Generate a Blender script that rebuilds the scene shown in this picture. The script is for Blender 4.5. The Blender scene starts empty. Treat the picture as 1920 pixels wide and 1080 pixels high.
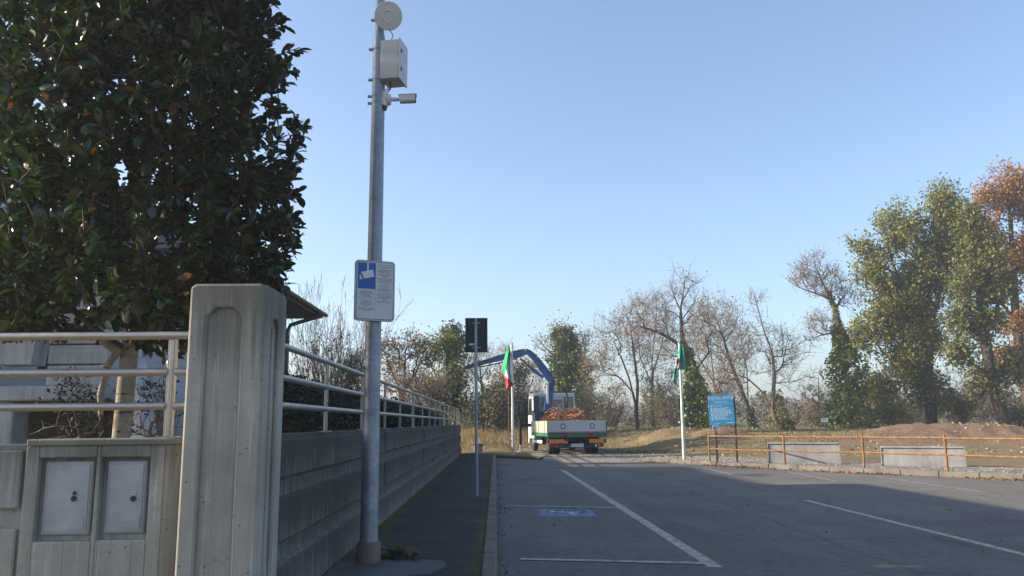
import bpy, math, random
import numpy as np
from mathutils import Vector, Matrix

C = bpy.context.scene
COL = C.collection
rng = np.random.default_rng(7)
random.seed(7)
PI = math.pi
RAD = math.radians

# ------------------------------------------------------------------ camera
EYE = np.array([0.0, 0.0, 1.5])
FPX = 1500.0                                   # focal length in pixels of a 1920 px wide frame
def cam_basis(yaw=1.22, pitch=9.57, roll=0.57):
    a, t, p = RAD(yaw), RAD(pitch), RAD(roll)
    f = np.array([math.sin(a)*math.cos(t), math.cos(a)*math.cos(t), math.sin(t)])
    r0 = np.array([math.cos(a), -math.sin(a), 0.0]); u0 = np.cross(r0, f)
    return r0*math.cos(p)-u0*math.sin(p), u0*math.cos(p)+r0*math.sin(p), f
CR, CU, CF = cam_basis()
cd = bpy.data.cameras.new('camera'); cam = bpy.data.objects.new('camera', cd); COL.objects.link(cam)
cd.sensor_fit = 'HORIZONTAL'; cd.sensor_width = 36.0; cd.lens = FPX/1920*36.0
cd.clip_start = 0.05; cd.clip_end = 4000
cam.matrix_world = Matrix(((CR[0], CU[0], -CF[0], EYE[0]), (CR[1], CU[1], -CF[1], EYE[1]), (CR[2], CU[2], -CF[2], EYE[2]), (0, 0, 0, 1)))
C.camera = cam

# ------------------------------------------------------------------ sky, sun, exposure
SUN_EL, SUN_AZ = 22.0, 178.0      # azimuth: degrees counter-clockwise from +X (178 = from the left)
w = bpy.data.worlds.new('World'); C.world = w; w.use_nodes = True
wn = w.node_tree; wn.nodes.clear()
sky = wn.nodes.new('ShaderNodeTexSky'); sky.sky_type = 'NISHITA'; sky.sun_disc = False
sky.sun_elevation = RAD(SUN_EL); sky.sun_rotation = RAD(90.0-SUN_AZ)
sky.altitude = 100; sky.air_density = 1.0; sky.dust_density = 2.0; sky.ozone_density = 3.5
bg = wn.nodes.new('ShaderNodeBackground'); bg.inputs['Strength'].default_value = 0.12
wo = wn.nodes.new('ShaderNodeOutputWorld')
hs_ = wn.nodes.new('ShaderNodeHueSaturation'); hs_.inputs['Saturation'].default_value = 0.90       # a thin milky veil over the whole sky
wn.links.new(sky.outputs[0], hs_.inputs['Color']); wn.links.new(hs_.outputs[0], bg.inputs[0]); wn.links.new(bg.outputs[0], wo.inputs[0])
sd = bpy.data.lights.new('sun', 'SUN'); sun = bpy.data.objects.new('sun', sd); COL.objects.link(sun)
sd.energy = 5.0; sd.angle = RAD(0.55); sd.color = (1.0, 0.88, 0.72)
sdir = Vector((math.cos(RAD(SUN_AZ))*math.cos(RAD(SUN_EL)), math.sin(RAD(SUN_AZ))*math.cos(RAD(SUN_EL)), math.sin(RAD(SUN_EL))))
sun.rotation_euler = sdir.to_track_quat('Z', 'Y').to_euler(); sun.location = (-30, 20, 40)
C.view_settings.view_transform = 'Standard'; C.view_settings.look = 'None'
C.view_settings.exposure = 1.25; C.view_settings.gamma = 1.0; C.view_settings.use_curve_mapping = False
C.render.engine = 'CYCLES'
C.cycles.max_bounces = 6; C.cycles.diffuse_bounces = 3; C.cycles.transparent_max_bounces = 8; C.cycles.volume_bounces = 0
C.cycles.use_denoising = True
try: C.cycles.denoiser = 'OPENIMAGEDENOISE'
except Exception: pass

# ------------------------------------------------------------------ measuring helpers: photograph pixel + real distance -> place in the world
def ray(px, py): return CR*(px-960)/FPX - CU*(py-540)/FPX + CF
def P(px, py, Y): v = ray(px, py); return EYE + v*(Y/v[1])
def G(px, py, z=0.0): v = ray(px, py); return EYE + v*((z-EYE[2])/v[2])

# ------------------------------------------------------------------ object helpers
def link(name, me, m=None, parent=None):
    o = bpy.data.objects.new(name, me); COL.objects.link(o)
    if m is not None and me is not None: me.materials.append(m)
    if parent is not None: o.parent = parent
    return o
def tag(o, label=None, cat=None, group=None, kind=None):
    if label: o['label'] = label
    if cat: o['category'] = cat
    if group: o['group'] = group
    if kind: o['kind'] = kind
    return o
def thing(name, label, cat, loc=(0, 0, 0), rz=0.0, group=None):
    o = bpy.data.objects.new(name, None); COL.objects.link(o); o.empty_display_size = 0.2
    o.location = loc; o.rotation_euler = (0, 0, rz)
    return tag(o, label, cat, group)
def fast_mesh(name, V, F, smooth=False):
    """V (n,3) array, F list of (k,m) index arrays"""
    me = bpy.data.meshes.new(name); V = np.ascontiguousarray(V, dtype=np.float32)
    F = [np.asarray(f, dtype=np.int32) for f in F if len(f)]
    me.vertices.add(len(V)); me.vertices.foreach_set('co', V.ravel())
    idx = np.concatenate([f.ravel() for f in F]); tot = np.concatenate([np.full(len(f), f.shape[1], np.int32) for f in F])
    st = np.concatenate([[0], np.cumsum(tot)[:-1]]).astype(np.int32)
    me.loops.add(len(idx)); me.loops.foreach_set('vertex_index', idx)
    me.polygons.add(len(tot)); me.polygons.foreach_set('loop_start', st)
    me.update(calc_edges=True); me.validate()
    if smooth: me.polygons.foreach_set('use_smooth', np.ones(len(tot), dtype=bool))
    return me

class MB:
    """collects shapes; build() links them as one mesh object"""
    def __init__(s): s.v = []; s.f = []; s.mi = []; s.cur = 0
    def add(s, vs, fs):
        b = len(s.v); s.v += [tuple(map(float, v)) for v in vs]
        for f in fs: s.f.append([b+i for i in f]); s.mi.append(s.cur)
        return s
    def box(s, x0, x1, y0, y1, z0, z1, c=0.0):
        """box, edges chamfered by c"""
        if c <= 0:
            vs = [(x, y, z) for z in (z0, z1) for y in (y0, y1) for x in (x0, x1)]
            return s.add(vs, [(0, 2, 3, 1), (4, 5, 7, 6), (0, 1, 5, 4), (2, 6, 7, 3), (0, 4, 6, 2), (1, 3, 7, 5)])
        vs = []; ix = {}
        X = (x0, x1); Y = (y0, y1); Z = (z0, z1); sg = (1, -1)
        for i in (0, 1):
            for j in (0, 1):
                for k in (0, 1):
                    for a in range(3):
                        p = [X[i]+sg[i]*c, Y[j]+sg[j]*c, Z[k]+sg[k]*c]
                        p[a] = (X[i], Y[j], Z[k])[a]
                        ix[(i, j, k, a)] = len(vs); vs.append(p)
        fs = []
        def q(L): fs.append([ix[t] for t in L])
        for k in (0, 1):
            L = [(0, 0, k, 2), (1, 0, k, 2), (1, 1, k, 2), (0, 1, k, 2)]; q(L if k else L[::-1])
        for j in (0, 1):
            L = [(0, j, 0, 1), (1, j, 0, 1), (1, j, 1, 1), (0, j, 1, 1)]; q(L if not j else L[::-1])
        for i in (0, 1):
            L = [(i, 0, 0, 0), (i, 1, 0, 0), (i, 1, 1, 0), (i, 0, 1, 0)]; q(L if i else L[::-1])
        for i in (0, 1):
            for j in (0, 1): q([(i, j, 0, 0), (i, j, 1, 0), (i, j, 1, 1), (i, j, 0, 1)])
            for k in (0, 1): q([(i, 0, k, 0), (i, 1, k, 0), (i, 1, k, 2), (i, 0, k, 2)])
        for j in (0, 1):
            for k in (0, 1): q([(0, j, k, 1), (1, j, k, 1), (1, j, k, 2), (0, j, k, 2)])
        for i in (0, 1):
            for j in (0, 1):
                for k in (0, 1): q([(i, j, k, 0), (i, j, k, 1), (i, j, k, 2)])
        return s.add(vs, fs)
    def tube(s, pts, r, n=8, caps=True):
        pts = [Vector(p) for p in pts]; rs = r if hasattr(r, '__len__') else [r]*len(pts)
        b = len(s.v); prev = None
        for i, p in enumerate(pts):
            t = (pts[min(i+1, len(pts)-1)]-pts[max(i-1, 0)]).normalized()
            a = prev if prev is not None else (Vector((1, 0, 0)) if abs(t.x) < 0.8 else Vector((0, 1, 0)))
            u = (a - t*a.dot(t)).normalized(); prev = u; v = t.cross(u)
            for k in range(n):
                q = p + (u*math.cos(2*PI*k/n) + v*math.sin(2*PI*k/n))*rs[i]; s.v.append(tuple(q))
        for i in range(len(pts)-1):
            for k in range(n):
                s.f.append([b+i*n+k, b+i*n+(k+1) % n, b+(i+1)*n+(k+1) % n, b+(i+1)*n+k]); s.mi.append(s.cur)
        if caps:
            s.f.append([b+k for k in range(n)][::-1]); s.mi.append(s.cur)
            s.f.append([b+(len(pts)-1)*n+k for k in range(n)]); s.mi.append(s.cur)
        return s
    def prism(s, poly, axis, a, b):
        """extrude a 2-D polygon along an axis from a to b; axis 'x': poly in (y,z), 'y': (x,z), 'z': (x,y)"""
        def pt(q, h): return {'x': (h, q[0], q[1]), 'y': (q[0], h, q[1]), 'z': (q[0], q[1], h)}[axis]
        n = len(poly); vs = [pt(q, a) for q in poly]+[pt(q, b) for q in poly]
        fs = [list(range(n))[::-1], [n+i for i in range(n)]]+[[i, (i+1) % n, n+(i+1) % n, n+i] for i in range(n)]
        return s.add(vs, fs)
    def lathe(s, prof, center=(0, 0, 0), axis='z', n=20):
        cx, cy, cz = center; vs = []; fs = []
        for (r, h) in prof:
            for k in range(n):
                a = 2*PI*k/n; c, d = r*math.cos(a), r*math.sin(a)
                vs.append({'z': (cx+c, cy+d, cz+h), 'x': (cx+h, cy+c, cz+d), 'y': (cx+c, cy+h, cz+d)}[axis])
        m = len(prof)
        for i in range(m-1):
            for k in range(n): fs.append([i*n+k, i*n+(k+1) % n, (i+1)*n+(k+1) % n, (i+1)*n+k])
        fs.append(list(range(n))[::-1]); fs.append([(m-1)*n+k for k in range(n)])
        return s.add(vs, fs)
    def mesh(s, name, mats, smooth=False):
        me = bpy.data.meshes.new(name); me.from_pydata(s.v, [], s.f)
        for m in (mats if isinstance(mats, (list, tuple)) else [mats]): me.materials.append(m)
        if isinstance(mats, (list, tuple)): me.polygons.foreach_set('material_index', s.mi)
        import bmesh
        bm = bmesh.new(); bm.from_mesh(me); bmesh.ops.recalc_face_normals(bm, faces=bm.faces); bm.to_mesh(me); bm.free()
        if smooth:
            me.polygons.foreach_set('use_smooth', [True]*len(me.polygons))
            try: me.set_sharp_from_angle(angle=RAD(38))
            except Exception: pass
        me.update(); return me
    def build(s, name, mats, parent=None, smooth=False):
        o = bpy.data.objects.new(name, s.mesh(name, mats, smooth)); COL.objects.link(o)
        if parent is not None: o.parent = parent
        return o
def bevel(o, wd=0.01, seg=2):
    b = o.modifiers.new('bevel', 'BEVEL'); b.width = wd; b.segments = seg; b.limit_method = 'ANGLE'; b.angle_limit = RAD(40); return o
def text_mesh(txt, size, mat, parent, name, mtx, align='CENTER', extrude=0.0008):
    cu = bpy.data.curves.new(name, 'FONT'); cu.body = txt; cu.size = size; cu.align_x = align; cu.align_y = 'CENTER'; cu.extrude = extrude; cu.resolution_u = 2
    t = bpy.data.objects.new('tmp', cu); COL.objects.link(t)
    dg = bpy.context.evaluated_depsgraph_get(); me = bpy.data.meshes.new_from_object(t.evaluated_get(dg)); me.name = name
    bpy.data.objects.remove(t); me.transform(mtx); me.materials.clear(); me.materials.append(mat)
    o = bpy.data.objects.new(name, me); COL.objects.link(o); o.parent = parent; return o

# ------------------------------------------------------------------ materials
class MT:
    def __init__(s, name, rough=0.7, metal=0.0, spec=0.4):
        s.m = bpy.data.materials.new(name); s.m.use_nodes = True; s.t = s.m.node_tree; s.N = s.t.nodes; s.L = s.t.links
        s.b = s.N['Principled BSDF']; s.out = s.N['Material Output']
        s.b.inputs['Roughness'].default_value = rough; s.b.inputs['Metallic'].default_value = metal
        s.b.inputs['Specular IOR Level'].default_value = spec
    def pos(s, sc=(1, 1, 1), obj=False):
        if obj: o = s.N.new('ShaderNodeTexCoord').outputs['Object']
        else: o = s.N.new('ShaderNodeNewGeometry').outputs['Position']
        if tuple(sc) == (1, 1, 1): return o
        m = s.N.new('ShaderNodeVectorMath'); m.operation = 'MULTIPLY'; s.L.new(o, m.inputs[0]); m.inputs[1].default_value = sc
        return m.outputs[0]
    def noise(s, scale=5, detail=4, rough=0.55, vec=None, dist=0.0):
        n = s.N.new('ShaderNodeTexNoise'); n.inputs['Scale'].default_value = scale; n.inputs['Detail'].default_value = detail
        n.inputs['Roughness'].default_value = rough; n.inputs['Distortion'].default_value = dist
        s.L.new(vec if vec is not None else s.pos(), n.inputs['Vector']); return n.outputs['Fac']
    def voro(s, scale=5, vec=None, feat='F1', out='Distance'):
        n = s.N.new('ShaderNodeTexVoronoi'); n.feature = feat; n.inputs['Scale'].default_value = scale
        s.L.new(vec if vec is not None else s.pos(), n.inputs['Vector']); return n.outputs[out]
    def ramp(s, fac, stops, interp='LINEAR'):
        r = s.N.new('ShaderNodeValToRGB'); r.color_ramp.interpolation = interp
        e = r.color_ramp.elements
        while len(e) < len(stops): e.new(0.5)
        for el, (p, c) in zip(e, stops):
            el.position = p; el.color = (c, c, c, 1) if not hasattr(c, '__len__') else tuple(c)+(1,)
        s.L.new(fac, r.inputs[0]); return r.outputs[0]
    def mix(s, fac, a, b, mode='MIX'):
        n = s.N.new('ShaderNodeMix'); n.data_type = 'RGBA'; n.blend_type = mode
        for sock, v in ((n.inputs[0], fac), (n.inputs[6], a), (n.inputs[7], b)):
            if hasattr(v, 'is_linked') or hasattr(v, 'node'): s.L.new(v, sock)
            elif hasattr(v, '__len__'): sock.default_value = tuple(v)+(1,)
            else: sock.default_value = v if sock.type == 'VALUE' else (v, v, v, 1)
        return n.outputs[2]
    def math(s, op, a, b=None, clamp=False):
        n = s.N.new('ShaderNodeMath'); n.operation = op; n.use_clamp = clamp
        for i, v in enumerate((a, b)):
            if v is None: continue
            if hasattr(v, 'node'): s.L.new(v, n.inputs[i])
            else: n.inputs[i].default_value = v
        return n.outputs[0]
    def sep(s, vec):
        n = s.N.new('ShaderNodeSeparateXYZ'); s.L.new(vec, n.inputs[0]); return n.outputs
    def col(s, c):
        if hasattr(c, 'node'): s.L.new(c, s.b.inputs['Base Color'])
        else: s.b.inputs['Base Color'].default_value = tuple(c)+(1,)
        return s
    def rough(s, f): s.L.new(f, s.b.inputs['Roughness']); return s
    def bump(s, h, strength=0.4, dist=0.01):
        n = s.N.new('ShaderNodeBump'); n.inputs['Strength'].default_value = strength; n.inputs['Distance'].default_value = dist
        s.L.new(h, n.inputs['Height']); s.L.new(n.outputs[0], s.b.inputs['Normal']); return s

def plain(name, c, rough=0.6, metal=0.0, var=0.18, scale=6.0, spec=0.4, bump=0.0):
    m = MT(name, rough, metal, spec)
    n = m.noise(scale, 5, 0.6)
    a = tuple(x*(1-var) for x in c); b = tuple(min(1, x*(1+var)) for x in c)
    m.col(m.ramp(n, [(0.3, a), (0.7, b)]))
    n2 = m.noise(scale*3.1, 3)
    m.rough(m.ramp(n2, [(0.3, max(0.05, rough-0.1)), (0.7, min(1, rough+0.1))]))
    if bump: m.bump(m.noise(scale*8, 4), bump, 0.004)
    return m.m
def concrete(name, base=(0.25, 0.25, 0.24), streak=0.5, moss=0.25, pits=True, planks=0.0, sc=1.0, drips=()):
    m = MT(name, 0.88, 0, 0.25)
    big = m.noise(1.3*sc, 5, 0.6); st = m.noise(1.0, 6, 0.7, m.pos((13*sc, 13*sc, 0.6*sc)), 0.3)
    fine = m.noise(38*sc, 4, 0.7); st2 = m.noise(1.0, 4, 0.6, m.pos((26*sc, 26*sc, 1.1*sc)))
    c = m.ramp(big, [(0.25, tuple(x*0.55 for x in base)), (0.72, tuple(x*1.4 for x in base))])
    c = m.mix(m.math('MULTIPLY', m.ramp(st, [(0.36, 0.0), (0.66, 1.0)]), streak), c, tuple(x*0.30 for x in base))
    c = m.mix(m.math('MULTIPLY', m.ramp(st2, [(0.56, 0.0), (0.68, 1.0)]), streak*0.9), c, tuple(min(1, x*1.9) for x in base))
    if drips:                                   # old rain stains hanging from ledges: (ledge height, length, strength)
        zz = m.sep(m.pos())[2]; dn = m.noise(1.0, 6, 0.75, m.pos((15*sc, 15*sc, 0.12*sc)), 0.2); dn2 = m.noise(2.2*sc, 4, 0.6)
        for (zt, ln, stg) in drips:
            below = m.math('MULTIPLY', m.math('SUBTRACT', zt, zz), 1.0/ln)
            f = m.math('SUBTRACT', m.math('ADD', m.math('MULTIPLY', dn, 1.15), m.math('MULTIPLY', dn2, 0.5)), m.math('ADD', below, 0.36))
            gate = m.ramp(below, [(0.0, 0.0), (0.004, 1.0)])
            c = m.mix(m.math('MULTIPLY', m.math('MULTIPLY', m.ramp(f, [(0.0, 0.0), (0.30, 1.0)]), gate), stg), c, (base[0]*0.24, base[1]*0.235, base[2]*0.22))
    c = m.mix(m.ramp(fine, [(0.35, 0.22), (0.65, 0.0)]), c, tuple(x*0.4 for x in base))
    if moss:
        ms = m.noise(2.6*sc, 6, 0.7)
        c = m.mix(m.math('MULTIPLY', m.ramp(ms, [(0.56, 0.0), (0.72, 1.0)]), moss), c, (0.075, 0.075, 0.03))
    h = m.math('ADD', m.math('MULTIPLY', fine, 0.5), m.math('MULTIPLY', st, 0.08))
    if pits:
        v = m.voro(17*sc); p = m.ramp(v, [(0.085, 0.0), (0.15, 1.0)])
        gate = m.ramp(m.noise(7*sc, 2), [(0.5, 1.0), (0.54, 0.0)])
        pp = m.math('MAXIMUM', p, gate)
        c = m.mix(pp, tuple(x*0.28 for x in base), c)
        h = m.math('ADD', h, m.math('MULTIPLY', pp, 1.0))
    if planks:
        x, y, z = m.sep(m.pos())
        s = m.math('MULTIPLY', m.math('ADD', x, y), 1/planks)
        fr = m.math('FRACT', s); e = m.math('ABSOLUTE', m.math('SUBTRACT', fr, 0.5))
        ln = m.ramp(e, [(0.465, 0.0), (0.5, 1.0)])
        c = m.mix(m.math('MULTIPLY', ln, 0.45), c, tuple(x*0.45 for x in base))
        tone = m.noise(1.0, 0, 0.5, m.pos((3.3/planks*0.3, 3.3/planks*0.3, 0.02)))
        c = m.mix(m.math('MULTIPLY', tone, 0.25), c, tuple(x*1.4 for x in base))
        h = m.math('SUBTRACT', h, m.math('MULTIPLY', ln, 0.8))
    m.col(c).bump(h, 0.55, 0.006)
    return m.m
def leafmat(name, cols, rough=0.5, trans=0.3, back=None, spec=0.4):
    m = MT(name, rough, 0, spec)
    g = m.N.new('ShaderNodeNewGeometry')
    k = len(cols); c = m.ramp(g.outputs['Random Per Island'], [(i/(k-1) if k > 1 else 0, cols[i]) for i in range(k)])
    if back is not None: c = m.mix(g.outputs['Backfacing'], c, back)
    m.col(c)
    tr = m.N.new('ShaderNodeBsdfTranslucent'); mx = m.N.new('ShaderNodeMixShader')
    m.L.new(m.mix(1.0, c, (1.0, 1.1, 0.55), 'MULTIPLY'), tr.inputs[0]); mx.inputs[0].default_value = trans
    m.L.new(m.b.outputs[0], mx.inputs[1]); m.L.new(tr.outputs[0], mx.inputs[2]); m.L.new(mx.outputs[0], m.out.inputs[0])
    return m.m

CONC_P = concrete('pillar concrete', (0.375, 0.345, 0.295), 0.38, 0.6, planks=0.125, drips=((2.41, 1.15, 0.93),))
CONC_W = concrete('wall concrete', (0.20, 0.195, 0.185), 1.0, 0.25, planks=0, drips=((1.44, 0.3, 0.9), (1.09, 0.45, 0.7), (0.6, 0.4, 0.7), (0.44, 0.7, 0.8)))
CONC_F = concrete('stained wall field', (0.17, 0.165, 0.155), 1.0, 0.3, planks=0, drips=((1.44, 1.0, 0.9), (0.96, 1.0, 0.9)))
CONC_L = concrete('meter wall concrete', (0.34, 0.33, 0.29), 0.38, 0.6, planks=0.21, drips=((1.45, 0.7, 0.85),))
CONC_H = concrete('porch concrete', (0.42, 0.43, 0.435), 0.45, 0.1, planks=0.16)
CONC_K = concrete('kerb concrete', (0.16, 0.14, 0.115), 0.3, 0.5)
CONC_S = concrete('slab concrete', (0.27, 0.265, 0.255), 0.3, 0.2)
STEEL = plain('painted steel rail', (0.38, 0.35, 0.325), 0.34, 0.7, 0.05, 4)
GALV = MT('galvanised steel', 0.5, 0.55)
_v = GALV.voro(38, None, 'F1', 'Color'); _n = GALV.noise(3, 4)
GALV.col(GALV.mix(0.25, GALV.ramp(_n, [(0.3, (0.21, 0.235, 0.265)), (0.7, (0.32, 0.345, 0.38))]), _v, 'SOFT_LIGHT')); GALV.bump(_n, 0.05); GALV = GALV.m
DARKMET = plain('dark steel', (0.03, 0.032, 0.036), 0.5, 0.4)
WHITE = plain('white paint', (0.72, 0.72, 0.7), 0.5, 0, 0.08)
PLASTIC = plain('grey-white plastic', (0.62, 0.61, 0.58), 0.45, 0, 0.06)
CABIN = plain('cabinet paint', (0.5, 0.49, 0.46), 0.45, 0, 0.06)
BLACK = plain('black rubber', (0.015, 0.015, 0.016), 0.8)
BLACKP = plain('black plastic', (0.012, 0.012, 0.014), 0.4)
STUCCO = plain('white stucco', (0.66, 0.67, 0.68), 0.9, 0, 0.07, 2.0, 0.2, 0.3)
METER = plain('meter door', (0.31, 0.31, 0.315), 0.6, 0, 0.16, 5.0)
BARK = MT('bark', 0.95, 0, 0.15)
_n = BARK.noise(1, 6, 0.7, BARK.pos((14, 14, 3))); BARK.col(BARK.ramp(_n, [(0.3, (0.055, 0.042, 0.033)), (0.7, (0.17, 0.135, 0.105))])); BARK.bump(_n, 0.8, 0.02); BARK = BARK.m
BARKD = MT('dark bark', 0.95, 0, 0.15)
_n = BARKD.noise(1, 6, 0.7, BARKD.pos((12, 12, 3))); BARKD.col(BARKD.ramp(_n, [(0.3, (0.03, 0.024, 0.02)), (0.7, (0.1, 0.08, 0.063))])); BARKD.bump(_n, 0.8, 0.02); BARKD = BARKD.m
BARKM = MT('magnolia bark', 0.9, 0, 0.2)
_n = BARKM.noise(7, 6, 0.65); _s = BARKM.noise(1, 4, 0.6, BARKM.pos((5, 5, 28)))
BARKM.col(BARKM.mix(BARKM.ramp(_s, [(0.6, 0), (0.68, 0.8)]), BARKM.ramp(_n, [(0.3, (0.14, 0.12, 0.095)), (0.7, (0.3, 0.26, 0.2))]), (0.05, 0.04, 0.03)))
BARKM.bump(_s, 0.4, 0.006); BARKM = BARKM.m
# ------------------------------------------------------------------ ground
KERB = [(5.72, 30.74), (7.45, 27.6), (9.17, 24.75), (11.0, 22.1), (12.9, 19.82), (17.2, 15.0), (24, 8), (32, -2), (40, -14)]
LOT = [(0.0, -14), (0.0, 36.05), (1.9, 33.45), (2.9, 30.9), (5.72, 30.74)] + KERB[1:]
def smooth(a, b, t): t = np.clip((t-a)/(b-a), 0, 1); return t*t*(3-2*t)
_ph = rng.uniform(0, 6.28, (14, 2)); _fr = [(rng.uniform(0.15, 1.5), rng.uniform(0, 6.28)) for _ in range(14)]
def wob(x, y):
    s = 0
    for (f, a), p in zip(_fr, _ph): s = s + np.sin((x*math.cos(a)+y*math.sin(a))*f+p[0])/(1+2.2*f)
    return s/5.0
def dist_kerb(x, y):
    """signed distance to the right-hand kerb line, positive outside the lot"""
    best = np.full(np.shape(x), 1e9); sg = np.ones(np.shape(x))
    for (ax, ay), (bx, by) in zip(KERB[:-1], KERB[1:]):
        dx, dy = bx-ax, by-ay; L2 = dx*dx+dy*dy
        t = np.clip(((x-ax)*dx+(y-ay)*dy)/L2, 0, 1)
        d = np.hypot(x-ax-t*dx, y-ay-t*dy); s = np.sign(-(dy*(x-ax)-dx*(y-ay)))
        up = d < best; best = np.where(up, d, best); sg = np.where(up, s, sg)
    return best*np.where(sg == 0, 1, sg)
MOUNDS = [(21.8, 38.6, 5.4, 2.3, 0.80), (25.5, 36.2, 4.2, 2.0, 0.42), (9.4, 43.6, 1.7, 1.6, 0.50), (11.6, 42.2, 1.5, 1.2, 0.42), (16.4, 40.2, 3.0, 1.4, 0.25), (1.6, 45.2, 1.6, 1.2, 0.32), (-0.4, 43.8, 1.2, 0.9, 0.22)]
def mound(x, y):
    m = 0*x
    for cx, cy, sx, sy, hh in MOUNDS:
        q = ((x-cx)/sx)**2+((y-cy)/sy)**2
        m = np.maximum(m, hh*np.exp(-q**1.25))
    return m
def in_lot(x, y):
    dk = dist_kerb(x, y)
    far = np.where(x < 1.9, 36.3-(x)*1.37+0.0, np.where(x < 2.9, 33.45-(x-1.9)*2.55, 30.85))
    return ((x > 5.7) & (dk < 0.10)) | ((x <= 5.7) & (y < far) & (x > -1.9))
def ground_z(x, y):
    x = np.asarray(x, float); y = np.asarray(y, float)
    k = smooth(6, 11, x)
    z = 0.09 + (1-k)*0.95*smooth(40.5, 53, y) + k*0.95*smooth(29.5, 50, y)
    z = z - 0.09*smooth(34.5, 31.2, y)*((x > 1.9) & (x < 6.2))
    far = smooth(30, 40, y)
    z = z + wob(x, y)*0.10*far*smooth(900, 60, y) + mound(x, y)*(1+0.25*wob(x*2.1+3, y*2.1))
    return np.where(in_lot(x, y), -0.07, z)
xs = np.unique(np.concatenate([np.arange(-1500, -60, 120), np.arange(-60, -8, 4), np.arange(-8, 34, 0.25), np.arange(34, 90, 2.5), np.arange(90, 1500, 110)]))
ys = np.unique(np.concatenate([np.arange(-60, 10, 5), np.arange(10, 62, 0.25), np.arange(62, 130, 2.0), np.arange(130, 300, 12), np.arange(300, 2600, 150)]))
XX, YY = np.meshgrid(xs, ys); ZZ = ground_z(XX, YY)
_rg = rng.normal(0, 1, ZZ.shape); _rg = (_rg+np.roll(_rg, 1, 0)+np.roll(_rg, 1, 1)+np.roll(_rg, (1, 1), (0, 1)))/2
ZZ = ZZ+_rg*(0.012+0.03*smooth(0.05, 0.4, mound(XX, YY)))*smooth(36, 42, YY+0.55*XX*(XX > 6))*(YY < 75)*~in_lot(XX, YY)
GV = np.stack([XX, YY, ZZ], -1).reshape(-1, 3)
nx = len(xs); a = (np.arange(len(ys)-1)[:, None]*nx+np.arange(nx-1)[None, :]).ravel()
GF = np.stack([a, a+1, a+nx+1, a+nx], 1)
fc = GV[GF].mean(1); fdk = dist_kerb(fc[:, 0], fc[:, 1]); fm = mound(fc[:, 0], fc[:, 1])
lin_d = 0.836*(fc[:, 0]-5.72)+0.549*(fc[:, 1]-30.74)
is_gravel = (lin_d > -3.0) & (lin_d < 3.6) & (fc[:, 0] > 1.4) & (fc[:, 0] < 17) & (fc[:, 1] > 14) & (fc[:, 1] < 42)
is_mound = (fm > 0.07) & ~is_gravel

T = MT('earth, grass and gravel', 0.95, 0, 0.15)
x_, y_, z_ = T.sep(T.pos())
d_ = T.math('ADD', T.math('MULTIPLY', x_, 0.836), T.math('ADD', T.math('MULTIPLY', y_, 0.549), -(0.836*5.72+0.549*30.74)))
big = T.noise(0.35, 5, 0.65); mid = T.noise(1.7, 5, 0.7); fine = T.noise(9, 5, 0.75); vf = T.noise(32, 3, 0.8)
grass = T.mix(T.ramp(mid, [(0.38, 0), (0.62, 1)]), (0.095, 0.088, 0.038), (0.19, 0.145, 0.075))
grass = T.mix(T.ramp(fine, [(0.45, 0), (0.7, 0.8)]), grass, (0.24, 0.18, 0.09))
dirt = T.mix(T.ramp(fine, [(0.35, 0), (0.65, 1)]), (0.125, 0.08, 0.05), (0.225, 0.155, 0.10))
at = T.N.new('ShaderNodeAttribute'); at.attribute_name = 'dirt'
df = T.math('ADD', at.outputs['Fac'], T.math('MULTIPLY', T.math('SUBTRACT', T.math('ADD', big, T.math('MULTIPLY', fine, 0.5)), 0.75), 1.3), True)
near = T.mix(T.ramp(df, [(0.35, 0), (0.65, 1)]), grass, dirt)
# fallen leaves, as flecks
lv = T.voro(7.0, None, 'F1', 'Distance'); gate = T.noise(0.9, 3)
near = T.mix(T.math('MULTIPLY', T.ramp(lv, [(0.10, 1), (0.16, 0)]), T.ramp(gate, [(0.42, 0), (0.6, 0.8)])), near, (0.33, 0.19, 0.10))
field = T.mix(T.ramp(T.noise(0.05, 4), [(0.4, 0), (0.6, 1)]), (0.075, 0.105, 0.035), (0.13, 0.13, 0.05))
soil = T.mix(T.ramp(T.math('MULTIPLY', y_, 0.01), [(0.50, 0), (0.60, 1)]), near, field)
gv = T.voro(26, None, 'F1', 'Color'); gd = T.voro(26)
gs = T.N.new('ShaderNodeSeparateColor'); T.L.new(gv, gs.inputs[0])
grav = T.ramp(gs.outputs[0], [(0.0, (0.17, 0.15, 0.125)), (0.5, (0.30, 0.27, 0.235)), (1.0, (0.46, 0.43, 0.385))])
grav = T.mix(T.ramp(gd, [(0.25, 0.0), (0.6, 0.6)]), grav, (0.1, 0.085, 0.07))
grav = T.mix(T.ramp(mid, [(0.55, 0), (0.72, 0.75)]), grav, (0.15, 0.115, 0.075))
rutn = T.noise(1, 3, 0.6, T.pos((2.6, 0.09, 1)))
grav = T.mix(T.ramp(rutn, [(0.56, 0), (0.64, 0.55)]), grav, (0.11, 0.09, 0.07))
gm = T.ramp(T.math('ADD', T.math('MULTIPLY', d_, 0.1), T.math('MULTIPLY', T.math('SUBTRACT', mid, 0.5), 0.22)), [(0.28, 1), (0.36, 0)])
gx = T.ramp(T.math('MULTIPLY', T.math('ADD', x_, T.math('MULTIPLY', mid, 1.2)), 0.1), [(0.19, 0), (0.25, 1)])
T.col(T.mix(T.math('MULTIPLY', gm, gx), soil, grav))
T.bump(T.math('ADD', T.math('MULTIPLY', vf, 0.5), fine), 0.8, 0.05); T = T.m
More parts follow.
